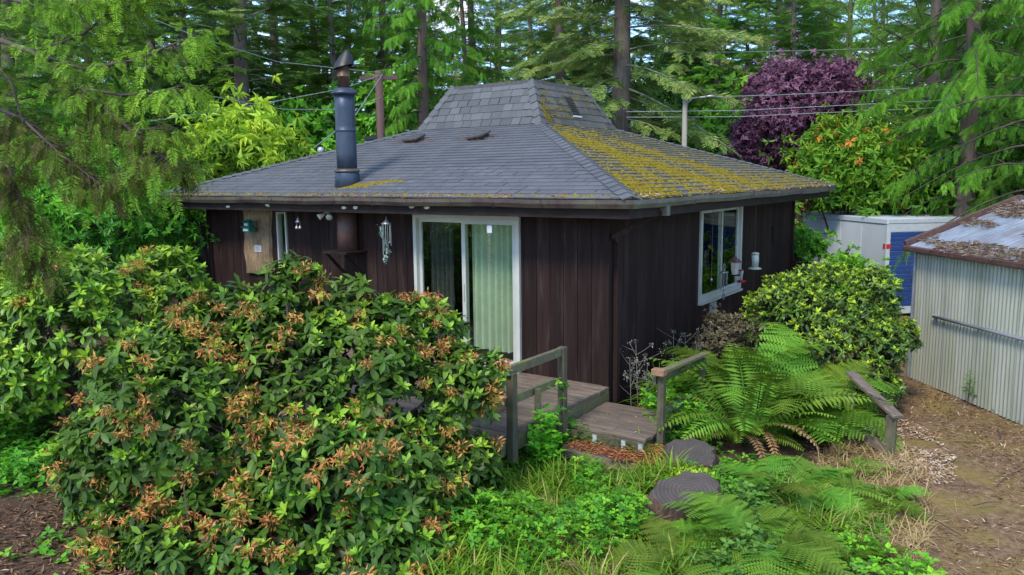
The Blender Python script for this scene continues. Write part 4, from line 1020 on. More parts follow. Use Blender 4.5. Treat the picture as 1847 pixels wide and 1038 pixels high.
stump((c1[0] + .02, c1[1], .02), .27, .25, (-.05, .12), 3, 'grey sawn tree stump beside the steps, the lower and flatter one', .35)
stump((c2[0] + .02, c2[1] + .02, .02), .28, .27, (-.16, .26), 4, 'grey tilted tree stump with a cut sloping top and flared roots', .55)
for i, (px, py, r) in enumerate(((1158, 962, .10), (1150, 880, .07))):
    p = onz(px, py, .08)
    V, Fc = [], []; n = 14
    mb = MB(); mb.lathe([(r * .3, -.9 * r), (r * .85, -.5 * r), (r, 0), (r * .8, .55 * r), (r * .35, .9 * r)], (0, 0, 0), n)
    mb.v = [(x * (1.4 + .2 * math.sin(z * 60)), y * (1 + .2 * math.sin(x * 50)), z) for x, y, z in mb.v]
    tag(mb.obj('root_knob', 'stump_bark', smooth=True, loc=p), ['gnarled dark root knob at the edge of the ferns and straw', 'small rounded root knob below the lower tread'][i], 'root')
flat_litter('stump_litter', 1500, .85, 1.5, -1.5, -.75, .14, 'red_litter', .07, 31, 'heap of red brown rotted wood crumbs beside the stumps', -.1)

# ------------------------------------------------------------------ metal shed
A_ = np.array((2.80, 4.30)); sdir = unit(np.array((1.45, -1.73))[None])[0]; sn = np.array((-sdir[1], sdir[0]))    # into the shed
EAVE, SLP, SHW, SHL = 1.97, .38, 3.2, 4.2
shed = thing('metal_shed', 'corrugated galvanised metal shed with low pitched needle-strewn roof', 'shed', (A_[0], A_[1], 0), math.atan2(sdir[1], sdir[0]))
# local: x along the visible wall, y into the shed
def corr_sheet(x0, x1, z0, z1, period, amp, vert=True, seg=6, dents=0, seed=0):
    rs = np.random.RandomState(seed); n = int((x1 - x0) / period * seg); rows = 10
    V, Fc = [], []
    for j in range(rows + 1):
        z = z0 + (z1 - z0) * j / rows
        for i in range(n + 1):
            x = x0 + (x1 - x0) * i / n; V.append((x, amp * math.sin(2 * PI * (x - x0) / period) + .006 * math.sin(z * 2.1 + seed) , z))
    for j in range(rows):
        for i in range(n): q = j * (n + 1) + i; Fc.append((q, q + 1, q + n + 2, q + n + 1))
    return MB().add(V, Fc)
nsh = 6; swd = SHL / nsh
for i in range(nsh):
    corr_sheet(i * swd - .02, (i + 1) * swd + .02, .0, EAVE - .03, .0675, .010, seed=i).obj('wall_sheet', 'galv', shed, smooth=True, M4=Matrix.Translation((0, .004 * (i % 2), 0)))
for i in range(4):
    m_ = corr_sheet(i * .8, (i + 1) * .8 + .02, .0, 1, .0675, .010, seed=i)
    m_.v = [(-y, x, z * (EAVE - .05 + SLP * min(x, SHW - x))) for x, y, z in m_.v]
    m_.obj('end_sheet', 'galv', shed, smooth=True)
    m2 = MB(); m2.v = [(SHL - x, y, z) for x, y, z in m_.v]; m2.f = list(m_.f); m2.obj('end_sheet', 'galv', shed, smooth=True)
m_ = corr_sheet(0, SHL, 0, EAVE - .03, .0675, .010); m_.v = [(x, SHW + y, z) for x, y, z in m_.v]; m_.obj('wall_sheet', 'galv', shed, smooth=True)
nrs = 7; rw = (SHL + .12) / nrs
for sgn in (0, 1):
    for i in range(nrs):
        m_ = MB(); x0 = -.06 + i * rw; per = .11; n = int(rw / per * 6)
        V, Fc = [], []
        for j in range(5):
            t = j / 4; d = -.10 + (SHW / 2 + .10) * t
            for k in range(n + 1):
                x = x0 + (rw + .03) * k / n; z = EAVE + .02 + SLP * d + .014 * math.sin(2 * PI * (x - x0) / per); V.append((x, d if not sgn else SHW - d, z))
        for j in range(4):
            for k in range(n): q = j * (n + 1) + k; Fc.append((q, q + 1, q + n + 2, q + n + 1))
        m_.add(V, Fc).obj('roof_sheet', 'galv_roof', shed, smooth=True, M4=Matrix.Translation((0, 0, .004 * (i % 2))))
MB().beam((-.10, -.13, EAVE + .02), (-.10, SHW / 2, EAVE + .06 + SLP * SHW / 2), .05, .09).obj('barge_board', 'rust', shed, bevel=.006)
MB().beam((-.10, SHW / 2, EAVE + .06 + SLP * SHW / 2), (-.10, SHW + .13, EAVE + .02), .05, .09).obj('barge_board', 'rust', shed, bevel=.006)
MB().beam((-.12, -.12, EAVE - .045), (SHL + .05, -.12, EAVE - .045), .09, .075).obj('gutter', 'rust', shed, bevel=.012)
MB().tube([(.0, -.02, .0), (0, -.02, EAVE - .05)], .022, 6).obj('corner_trim', 'galv_roof', shed)
lb = on(1697, 586, 0, 3.15); lx = .62
MB().tube([(.55, -.05, 1.02), (2.8, -.05, 1.05)], .022, 8).obj('door_track', 'galv_roof', shed, smooth=True)
MB().box((.52, -.06, 1.0), (.58, -.01, 1.04)).obj('track_bracket', 'trailer_grey', shed)
MB().tube([(-.12, -.12, EAVE - .02), (-.45, .25, 1.25), (-.62, .45, .75)], .006, 5).obj('guy_wire', 'wire', shed)
def roof_needles():
    rs = np.random.RandomState(3); n = 13000
    x = rs.uniform(-.05, SHL, n); d = rs.uniform(-.14, SHW / 2 - .1, n)
    keep = (lumpy(np.stack([x * .45, d * 2.2, 0 * x], -1), 6, 1, 1.9) + .42 * (d < .12) + .12 * (x > .9) > -.02); x, d = x[keep], d[keep]; n = len(x)
    P = np.stack([x, d, EAVE + .036 + SLP * d + rs.uniform(0, .025, n)], -1)
    V, Fc, A = scatter(*leaf_s(.055, .03), frames(rs.normal(size=(n, 3)) * (1, 1, .2) , (0, 0, 1)), P, rs.uniform(.05, .13, n), rs.uniform(0, 1, n))
    tag(link('roof_litter', mesh_np('roof_litter', V, Fc, A), 'litter', shed), kind='stuff')
roof_needles()

# ------------------------------------------------------------------ storage container
cc = onz(1601, 396, 2.06); cdir = unit(np.array((-.69, .72))[None])[0]
cont = thing('storage_container', 'white storage container with blue roller shutter behind the metal shed', 'container', (cc[0], cc[1], 0), math.atan2(-cdir[1], -cdir[0]))
# local: x towards the near corner (0 at corner, negative along the white side), y: side normal; right face runs in +y or -y
ly = np.array((-(-cdir)[1], (-cdir)[0]))      # local +y in world
sgn = 1 if ly @ np.array((.78, .62)) > 0 else -1
CL, CWD, CH = 3.4, 2.4, 2.06
yb = lambda t: sgn * t
def cbox(name, a, b, mat, parent=cont, bev=.004):
    a2 = [min(p, q) for p, q in zip(a, b)]; b2 = [max(p, q) for p, q in zip(a, b)]; return MB().box(a2, b2).obj(name, mat, parent, bevel=bev)
cbox('body', (-CL + .03, yb(.03), .16), (-.05, yb(CWD - .03), CH - .03), 'trailer')
for i in range(4):
    x0 = -CL + .05 + i * (CL - .13) / 4
    cbox('side_panel', (x0 + .006, yb(.008), .22), (x0 + (CL - .13) / 4 - .006, yb(.03), CH - .12), 'trailer')
cbox('roof_rim', (-CL, yb(-.012), CH - .10), (.012, yb(.04), CH), 'trailer')
cbox('roof_rim', (-.04, yb(.042), CH - .09), (.013, yb(CWD + .01), CH - .002), 'trailer_grey')
cbox('roof_panel', (-CL + .01, yb(.042), CH - .03), (-.042, yb(CWD), CH + .006), 'trailer')
for y0 in (0, CWD - .09): cbox('corner_post', (-.09, yb(y0), .05), (.004, yb(y0 + .09), CH - .10), 'trailer_grey')
cbox('corner_post', (-CL, yb(-.004), .05), (-CL + .08, yb(.06), CH - .10), 'trailer_grey')
cbox('base_rail', (-CL, yb(-.006), .05), (0, yb(.05), .20), 'trailer_grey'); cbox('base_rail', (-.05, yb(.09), .05), (.006, yb(CWD - .09), .20), 'trailer_grey')
cbox('header', (-.05, yb(.09), CH - .27), (.0, yb(CWD - .09), CH - .09), 'trailer_grey')
sm_ = MB().box([-.02, min(yb(.10), yb(CWD - .10)), 0], [.0, max(yb(.10), yb(CWD - .10)), .088]).mesh('slat', bevel=.012)
sh = cbox('roller_shutter', (-.045, yb(.09), .20), (-.022, yb(CWD - .09), CH - .27), 'white', bev=0)
for i in range(16): link('slat', sm_, 'blue', sh, M4=Matrix.Translation((.0, 0, .21 + i * .0985)))
cbox('warning_tape', (.004, yb(.0), CH - .62), (.0065, yb(.11), CH - .52), 'red', bev=0)
cbox('warning_tape', (-.10, yb(-.0065), CH - .62), (-.03, yb(-.004), CH - .52), 'red', bev=0)
cbox('warning_tape', (-CL + .002, yb(-.0075), CH - .62), (-CL + .09, yb(-.0045), CH - .52), 'red', bev=0)
cbox('latch', (.006, yb(.02), .95), (.03, yb(.09), 1.05), 'trailer_grey')
for i in range(4): cbox('rivet', (-2.9 + i * .12, yb(-.016), CH - .055), (-2.87 + i * .12, yb(-.0125), CH - .03), 'iron', bev=0)

# ------------------------------------------------------------------ broadleaf shrubs
def loft(ells_px):
    """ellipsoids given by a photo direction, a depth from the ground they stand on, and radii (across, along, up)"""
    out_ = []
    for px, py, D, r in ells_px: out_.append((at(px, py, D), r))
    return out_
LF = leaf_t()
_ros = {}
def rosettes(key, mat, n_old=8, n_new=6, lw=.15):
    if key in _ros: return _ros[key]
    rs = np.random.RandomState(hash(key) % 1000 if False else len(key)); tl = leaf_t(lw)
    R_ = []
    for i in range(4): R_.append(rosette(rs, n_old + (-2, 1, -3, 0)[i], (-.12, .1, -.3, 0)[i], 1., tl, .25, .42))
    for i in range(4):
        a = rosette(rs, n_new + (0, -2, 1, -1)[i], (.6, .45, .75, .3)[i], .85, leaf_t(lw, .08), (.82, .66, .75, .58)[i], .30); b_ = rosette(rs, n_old - 3, -.2, 1., tl, .28, .4); R_.append(merge([a, b_]))
    me = []
    for i, (V, Fc, A) in enumerate(R_):
        m_ = mesh_np('leaf_rosette', V, Fc, np.clip(A, 0, 1), True); m_.materials.append(M[mat]); me.append(m_)
    _ros[key] = (R_, me); return _ros[key]
def bloom_mesh(seed):
    rs = np.random.RandomState(seed); n = 40
    d = unit(rs.normal(size=(n, 3)) + (0, 0, .35)); T = d * rs.uniform(.25, .9, (n, 1)) * (1, 1, .7)
    ax = d * .6 + (0, 0, -.45) + rs.normal(0, .35, (n, 3))
    V, Fc, A = scatter(*leaf_t(.17, .6, .10), frames(ax), T, rs.uniform(.32, .6, n), np.clip(rs.normal(.55, .25, n), 0, 1))
    pv = np.concatenate([[(0, 0, -.5), (.02, 0, -.5)], T]); pf = np.array([(0, 1, 2 + i) for i in range(n)])
    V, Fc, A = merge([(V, Fc, A), (pv, pf, np.full(len(pv), .2))])
    return mesh_np('withered_bloom', V, Fc, A)
BLM = [bloom_mesh(i) for i in range(5)]
for m_ in BLM: m_.materials.append(M['dry_bloom'])
def basis4(B, T, s): 
    m4 = np.eye(4); m4[:3, :3] = B * s; m4[:3, 3] = T; return Matrix(m4.tolist())
def rhodo(name, label, ells, n, leaf, mat, key, seed, p_new, n_bloom=0, group=None, nobj=300, bloom_size=.085, lw=.195, amt=.16, inner=.35, topnew=False, low=-.55):
    rs = np.random.RandomState(seed); P, Nn, Dp = shell(clump(ells, 5, seed, .40, .88), n, rs, seed, inner, amt * .6, low)
    cen = np.mean([c for c, r in ells], 0); base = np.array((cen[0], cen[1], float(gheight(cen[0], cen[1]))))
    root = thing(name, label, 'shrub', base, 0, group); P = P - base
    ax = unit(Nn * .65 + np.array((0, 0, .75)) + rs.normal(0, .28, (n, 3)))
    B = frames(ax, rs.normal(size=(n, 3)));  B = np.stack([B[..., 0], B[..., 2], B[..., 1]], -1) * np.array((1, -1, 1.))   # z = axis
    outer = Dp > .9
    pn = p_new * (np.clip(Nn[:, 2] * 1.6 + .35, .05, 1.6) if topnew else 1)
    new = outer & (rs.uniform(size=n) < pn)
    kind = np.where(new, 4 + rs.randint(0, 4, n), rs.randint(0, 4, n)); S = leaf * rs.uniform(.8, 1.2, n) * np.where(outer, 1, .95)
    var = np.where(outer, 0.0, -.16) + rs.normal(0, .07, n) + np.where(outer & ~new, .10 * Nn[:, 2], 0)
    R_, me = rosettes(key, mat, lw=lw)
    wp = P + base; dist = np.linalg.norm(wp - CAM, axis=1); face = ((CAM - wp) / dist[:, None] * Nn).sum(1)
    order = np.argsort(np.where(outer & (face > .05), dist, 99)); pick = np.zeros(n, bool); pick[order[:nobj]] = True
    for i in np.where(pick)[0]: link('leaf_rosette', me[kind[i]], None, root, M4=basis4(B[i], P[i], S[i]))
    parts = [scatter(*R_[k], B[(kind == k) & ~pick], P[(kind == k) & ~pick], S[(kind == k) & ~pick], var[(kind == k) & ~pick]) for k in range(8) if ((kind == k) & ~pick).any()]
    V, Fc, A = merge(parts); tag(link('foliage', mesh_np('foliage', V, Fc, A, True), mat, root), kind='stuff')
    stems((0, 0, 0), P[rs.choice(n, 120)] * .93, rs, .028, 16, parent=root)
    if n_bloom:
        sc = np.where(outer & (face > -.25), rs.uniform(size=n) + .12 * (lumpy(wp, seed + 1, 1, 2.4) > .05), -1); ids = np.argsort(-sc)[:n_bloom]
        for i in ids:
            q = P[i] + ax[i] * leaf * .35; m4 = Matrix.Translation(q) @ Matrix.Rotation(rs.uniform(0, 6.28), 4, 'Z') @ Matrix.Scale(bloom_size * rs.uniform(.75, 1.3), 4)
            link('withered_bloom', BLM[rs.randint(5)], None, root, M4=m4)
    return root
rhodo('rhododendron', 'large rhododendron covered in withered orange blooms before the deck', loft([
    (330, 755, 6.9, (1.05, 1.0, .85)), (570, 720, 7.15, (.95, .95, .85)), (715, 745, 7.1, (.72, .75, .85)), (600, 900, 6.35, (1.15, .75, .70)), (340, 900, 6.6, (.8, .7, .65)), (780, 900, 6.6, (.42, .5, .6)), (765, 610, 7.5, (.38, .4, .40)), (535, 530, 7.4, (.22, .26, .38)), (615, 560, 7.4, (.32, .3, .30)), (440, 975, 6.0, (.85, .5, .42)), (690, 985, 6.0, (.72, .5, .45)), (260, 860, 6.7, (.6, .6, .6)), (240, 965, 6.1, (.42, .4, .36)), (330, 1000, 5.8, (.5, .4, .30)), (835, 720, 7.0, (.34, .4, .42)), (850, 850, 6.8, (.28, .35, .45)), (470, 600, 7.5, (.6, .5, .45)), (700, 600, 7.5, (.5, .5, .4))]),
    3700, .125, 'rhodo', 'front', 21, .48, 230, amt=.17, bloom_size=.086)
rhodo('rhododendron', 'light green rhododendron with few blooms below the timber slab wall', loft([
    (180, 600, 9.2, (1.30, 1.2, 1.05)), (290, 530, 9.6, (.55, .6, .65)), (60, 650, 9.0, (1.1, 1.0, .95)), (30, 560, 9.6, (1., .9, .7))]),
    1600, .13, 'rhodo_pale', 'leftbush', 22, .8, 34, amt=.22)
rhodo('rhododendron', 'dense dome of yellow-green glossy leaves between the house and the shed', loft([
    (1490, 600, 10.4, (.95, .95, .92)), (1555, 630, 10.1, (.62, .7, .90)), (1425, 580, 10.4, (.62, .6, .66)), (1520, 690, 9.7, (.72, .6, .60)), (1500, 545, 10.9, (.75, .6, .50))]),
    2350, .092, 'rhodo_yellow', 'right', 23, .9, 0, nobj=300, lw=.19, amt=.26, topnew=True)

def leafbush(name, label, ells, n, leaf, mat, seed, cat='shrub', group=None, per=6, wd=.28, amt=.2, inner=.4, droop=.2, stemmat='bush_stem', trunk=None, low=-.6, freq=2.2, upv=.25):
    rs = np.random.RandomState(seed); P, Nn, Dp = shell(clump(ells, 7, seed), n, rs, seed, inner, amt * .6, low, freq)
    cen = np.mean([c for c, r in ells], 0); base = np.array((cen[0], cen[1], 0.)); root = thing(name, label, cat, base, 0, group); P = P - base
    P = P + Nn * rs.exponential(leaf * .9, (n, 1)) * (rs.uniform(size=(n, 1)) < .5)
    t = [merge([rosette(np.random.RandomState(seed + i), per, .15, 1., leaf_s(wd, droop), 0, .5)]) for i in range(3)]
    ax = unit(Nn * .6 + (0, 0, .5) + rs.normal(0, .5, (n, 3))); B = frames(ax, rs.normal(size=(n, 3))); B = np.stack([B[..., 0], B[..., 2], B[..., 1]], -1) * np.array((1, -1, 1.))
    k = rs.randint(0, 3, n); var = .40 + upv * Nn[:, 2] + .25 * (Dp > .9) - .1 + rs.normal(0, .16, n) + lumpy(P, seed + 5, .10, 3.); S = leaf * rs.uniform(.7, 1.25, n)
    V, Fc, A = merge([scatter(*t[i], B[k == i], P[k == i], S[k == i], var[k == i]) for i in range(3)])
    o = link('crown' if trunk else 'foliage', mesh_np('crown', V, Fc, A), mat, root)
    if trunk:
        mb = MB(); top = cen[2]
        mb.tube([(0, 0, -.1), (.05, .03, top * .35), (0, 0, top)], [trunk, trunk * .8, trunk * .4], 8)
        mb.obj('trunk', stemmat, root, smooth=True)
        q = P[rs.choice(n, 60)] * .92; mb = MB()
        for e in q: s0 = np.array((0, 0, top * rs.uniform(.3, .9))); mb.tube([s0, (s0 + e) / 2 + (0, 0, .2), e], [trunk * .35, trunk * .2, .008], 5, False)
        mb.obj('limb', stemmat, root, smooth=True)
    else: stems((0, 0, 0), P[rs.choice(n, 80)] * .92, rs, .03, 10, stemmat, root)
    return root
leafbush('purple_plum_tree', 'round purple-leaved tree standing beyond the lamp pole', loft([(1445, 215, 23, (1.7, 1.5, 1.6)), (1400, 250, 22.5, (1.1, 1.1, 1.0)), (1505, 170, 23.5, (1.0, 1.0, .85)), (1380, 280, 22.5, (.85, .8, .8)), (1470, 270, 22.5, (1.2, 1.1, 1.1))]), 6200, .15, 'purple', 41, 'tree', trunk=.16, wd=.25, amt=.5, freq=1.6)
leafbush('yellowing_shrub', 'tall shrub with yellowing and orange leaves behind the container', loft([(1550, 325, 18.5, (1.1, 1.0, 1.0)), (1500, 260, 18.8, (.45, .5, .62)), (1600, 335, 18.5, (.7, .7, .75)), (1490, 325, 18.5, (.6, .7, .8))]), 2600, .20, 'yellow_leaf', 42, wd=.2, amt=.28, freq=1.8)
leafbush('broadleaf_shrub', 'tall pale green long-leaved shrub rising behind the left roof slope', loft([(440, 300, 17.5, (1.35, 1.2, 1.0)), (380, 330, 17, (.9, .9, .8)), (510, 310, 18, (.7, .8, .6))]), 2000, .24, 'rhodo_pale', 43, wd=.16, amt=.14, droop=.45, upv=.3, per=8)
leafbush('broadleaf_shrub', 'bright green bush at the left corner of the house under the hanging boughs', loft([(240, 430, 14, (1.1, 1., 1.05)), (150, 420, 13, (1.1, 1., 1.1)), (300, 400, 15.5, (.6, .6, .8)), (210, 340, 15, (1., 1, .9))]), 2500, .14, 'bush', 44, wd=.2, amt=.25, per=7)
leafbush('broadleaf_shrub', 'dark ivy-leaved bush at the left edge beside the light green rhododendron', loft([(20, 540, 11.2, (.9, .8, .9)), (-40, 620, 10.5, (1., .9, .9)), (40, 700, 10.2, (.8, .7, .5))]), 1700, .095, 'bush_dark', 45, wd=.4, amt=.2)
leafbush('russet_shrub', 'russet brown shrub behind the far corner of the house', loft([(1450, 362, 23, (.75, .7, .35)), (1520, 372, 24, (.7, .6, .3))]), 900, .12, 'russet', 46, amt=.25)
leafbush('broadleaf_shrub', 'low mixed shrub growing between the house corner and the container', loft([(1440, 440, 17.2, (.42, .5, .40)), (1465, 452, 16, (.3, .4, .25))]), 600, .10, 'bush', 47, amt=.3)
leafbush('broadleaf_shrub', 'green shrub standing between the side wall and the white container', [((1.30, 7.4, .75), (.6, .8, .68)), ((1.0, 6.6, .6), (.5, .6, .6))], 900, .12, 'bush', 49, amt=.2)  # added out of view, blocks the blue shutter in the side window's reflection
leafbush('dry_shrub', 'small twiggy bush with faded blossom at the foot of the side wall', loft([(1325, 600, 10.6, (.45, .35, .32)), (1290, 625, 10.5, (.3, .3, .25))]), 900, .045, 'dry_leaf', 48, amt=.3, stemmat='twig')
UL = ['under the dense fir beside the dark ivy bush', 'behind the bright bush left of the house', 'at the foot of the leaning dark-barked fir', 'behind the roof vent pipe', 'at the foot of the utility pole', 'at the foot of the stout lichen-grey spruce', 'beside the lamp pole', 'in front of the purple-leaved tree', 'behind the yellowing shrub and container', 'between container and reddish cedar trunk', 'behind the shed roof ridge', 'below the purple-leaved tree, set far back', 'behind the left edge of the cupola', 'behind the right edge of the cupola', 'below the thickest bare fir trunk']
under = [(0, 330, 22, 3.2, 'bush_dark'), (130, 290, 24, 3., 'bush'), (300, 290, 25, 2.6, 'bush_dark'), (560, 300, 25, 2.2, 'bush'), (690, 270, 26, 2.4, 'bush'), (1150, 270, 25, 2.0, 'bush_dark'), (1270, 270, 26, 2.6, 'bush'), (1330, 290, 24, 1.8, 'bush'), (1640, 330, 22, 2.2, 'bush'), (1720, 350, 19, 1.9, 'bush'), (1820, 330, 18, 2.2, 'bush_dark'), (1560, 300, 27, 2.4, 'bush_dark'), (830, 290, 28, 2.4, 'bush_dark'), (980, 280, 28, 2.4, 'bush_dark'), (430, 240, 30, 2.6, 'bush_dark')]
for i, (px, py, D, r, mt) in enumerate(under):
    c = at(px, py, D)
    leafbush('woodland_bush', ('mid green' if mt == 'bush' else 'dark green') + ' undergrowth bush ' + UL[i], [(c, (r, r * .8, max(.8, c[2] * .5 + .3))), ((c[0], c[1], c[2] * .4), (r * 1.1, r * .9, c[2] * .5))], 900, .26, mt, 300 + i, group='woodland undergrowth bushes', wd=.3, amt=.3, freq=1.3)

# ------------------------------------------------------------------ conifers
TREES = {}
def species(key, mat, barkm, branchm, *a, **k):
    tr, br, cr_ = conifer(*a, **k); tr.materials.append(M[barkm]); br.materials.append(M[branchm]); cr_.materials.append(M[mat]); TREES[key] = (tr, br, cr_)
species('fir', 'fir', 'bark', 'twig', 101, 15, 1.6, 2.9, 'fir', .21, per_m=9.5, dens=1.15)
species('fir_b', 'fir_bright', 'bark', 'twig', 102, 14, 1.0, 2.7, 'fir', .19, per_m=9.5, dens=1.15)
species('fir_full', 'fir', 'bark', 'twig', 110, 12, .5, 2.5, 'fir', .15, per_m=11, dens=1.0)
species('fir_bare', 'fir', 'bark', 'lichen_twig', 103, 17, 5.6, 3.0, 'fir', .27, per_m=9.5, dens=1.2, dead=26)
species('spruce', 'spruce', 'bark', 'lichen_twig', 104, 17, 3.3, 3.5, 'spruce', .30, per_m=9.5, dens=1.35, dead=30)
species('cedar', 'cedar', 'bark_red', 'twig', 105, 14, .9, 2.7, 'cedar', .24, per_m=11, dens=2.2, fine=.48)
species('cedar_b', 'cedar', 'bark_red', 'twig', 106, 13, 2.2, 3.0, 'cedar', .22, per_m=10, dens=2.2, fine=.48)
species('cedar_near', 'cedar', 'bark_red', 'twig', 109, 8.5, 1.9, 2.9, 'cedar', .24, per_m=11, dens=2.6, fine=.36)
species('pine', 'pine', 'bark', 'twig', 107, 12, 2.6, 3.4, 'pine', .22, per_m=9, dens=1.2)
def plant(key, px, D, label, rz=0., s=1., name='conifer_tree', group=None, dz=0):
    p = at(px, 330, D); t = thing(name, label, 'tree', (p[0], p[1], dz), rz, group); t.scale = (s, s, s)
    for n_, me in zip(('trunk', 'limbs', 'crown'), TREES[key]): tag(link(n_, me, None, t), kind='stuff' if n_ == 'limbs' else None)
    return t
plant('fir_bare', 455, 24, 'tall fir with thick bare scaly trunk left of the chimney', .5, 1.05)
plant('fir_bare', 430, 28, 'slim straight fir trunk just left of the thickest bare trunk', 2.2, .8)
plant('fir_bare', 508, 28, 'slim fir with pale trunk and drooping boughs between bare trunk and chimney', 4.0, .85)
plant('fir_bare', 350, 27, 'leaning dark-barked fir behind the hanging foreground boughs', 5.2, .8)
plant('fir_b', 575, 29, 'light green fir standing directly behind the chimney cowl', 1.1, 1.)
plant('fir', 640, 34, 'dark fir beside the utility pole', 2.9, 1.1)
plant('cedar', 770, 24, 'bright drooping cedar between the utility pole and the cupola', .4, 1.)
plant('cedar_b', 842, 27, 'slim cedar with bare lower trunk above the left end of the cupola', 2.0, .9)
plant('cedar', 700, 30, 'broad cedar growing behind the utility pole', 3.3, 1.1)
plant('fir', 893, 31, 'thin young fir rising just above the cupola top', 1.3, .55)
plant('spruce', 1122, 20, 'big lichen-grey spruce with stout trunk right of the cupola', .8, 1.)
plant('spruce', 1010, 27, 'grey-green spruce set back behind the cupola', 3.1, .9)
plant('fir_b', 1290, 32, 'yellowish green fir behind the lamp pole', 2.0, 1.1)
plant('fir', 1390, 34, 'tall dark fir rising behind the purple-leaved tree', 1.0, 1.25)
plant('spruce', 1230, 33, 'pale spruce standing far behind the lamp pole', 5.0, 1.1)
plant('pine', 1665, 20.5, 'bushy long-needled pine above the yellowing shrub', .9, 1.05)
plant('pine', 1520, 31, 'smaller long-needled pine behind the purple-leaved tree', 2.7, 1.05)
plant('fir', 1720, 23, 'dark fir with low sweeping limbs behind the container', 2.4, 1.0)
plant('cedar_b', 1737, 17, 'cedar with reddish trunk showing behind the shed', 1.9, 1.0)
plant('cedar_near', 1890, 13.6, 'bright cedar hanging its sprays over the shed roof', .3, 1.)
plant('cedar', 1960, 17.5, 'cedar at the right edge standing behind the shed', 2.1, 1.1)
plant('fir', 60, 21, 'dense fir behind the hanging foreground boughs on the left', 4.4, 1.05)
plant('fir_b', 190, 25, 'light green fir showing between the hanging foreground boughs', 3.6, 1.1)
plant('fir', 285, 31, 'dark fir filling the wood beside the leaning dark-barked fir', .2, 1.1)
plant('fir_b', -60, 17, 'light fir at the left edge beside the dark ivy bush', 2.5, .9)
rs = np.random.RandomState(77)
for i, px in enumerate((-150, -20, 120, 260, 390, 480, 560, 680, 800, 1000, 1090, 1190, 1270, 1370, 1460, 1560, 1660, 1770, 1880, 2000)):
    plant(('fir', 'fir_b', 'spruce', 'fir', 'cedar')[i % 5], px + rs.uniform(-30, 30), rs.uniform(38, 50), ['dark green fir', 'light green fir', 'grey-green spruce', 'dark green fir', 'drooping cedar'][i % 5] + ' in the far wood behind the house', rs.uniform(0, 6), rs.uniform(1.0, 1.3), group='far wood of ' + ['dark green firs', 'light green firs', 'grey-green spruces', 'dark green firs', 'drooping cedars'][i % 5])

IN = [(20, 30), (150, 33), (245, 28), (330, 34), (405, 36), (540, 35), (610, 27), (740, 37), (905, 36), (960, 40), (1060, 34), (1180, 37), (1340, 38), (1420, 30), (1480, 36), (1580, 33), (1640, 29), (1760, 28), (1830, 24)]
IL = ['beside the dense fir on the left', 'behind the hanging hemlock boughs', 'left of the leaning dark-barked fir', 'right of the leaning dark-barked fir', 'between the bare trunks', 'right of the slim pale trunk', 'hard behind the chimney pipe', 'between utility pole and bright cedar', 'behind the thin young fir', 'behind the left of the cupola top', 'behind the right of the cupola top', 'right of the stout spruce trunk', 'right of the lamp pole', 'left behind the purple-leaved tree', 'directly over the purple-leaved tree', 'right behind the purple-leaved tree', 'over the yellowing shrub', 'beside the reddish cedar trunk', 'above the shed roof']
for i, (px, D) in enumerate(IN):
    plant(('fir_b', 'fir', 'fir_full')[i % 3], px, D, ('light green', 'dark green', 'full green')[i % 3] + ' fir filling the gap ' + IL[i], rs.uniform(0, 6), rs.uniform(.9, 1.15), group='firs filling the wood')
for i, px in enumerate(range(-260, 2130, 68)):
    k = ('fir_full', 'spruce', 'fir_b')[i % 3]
    plant(k, px + rs.uniform(-30, 30), rs.uniform(54, 78), ['full dark fir', 'grey-green spruce', 'light green fir'][i % 3] + ' closing the view at the back of the wood', rs.uniform(0, 6), rs.uniform(1.5, 2.0), group='rearmost wood of ' + ['full dark firs', 'grey-green spruces', 'light green firs'][i % 3])

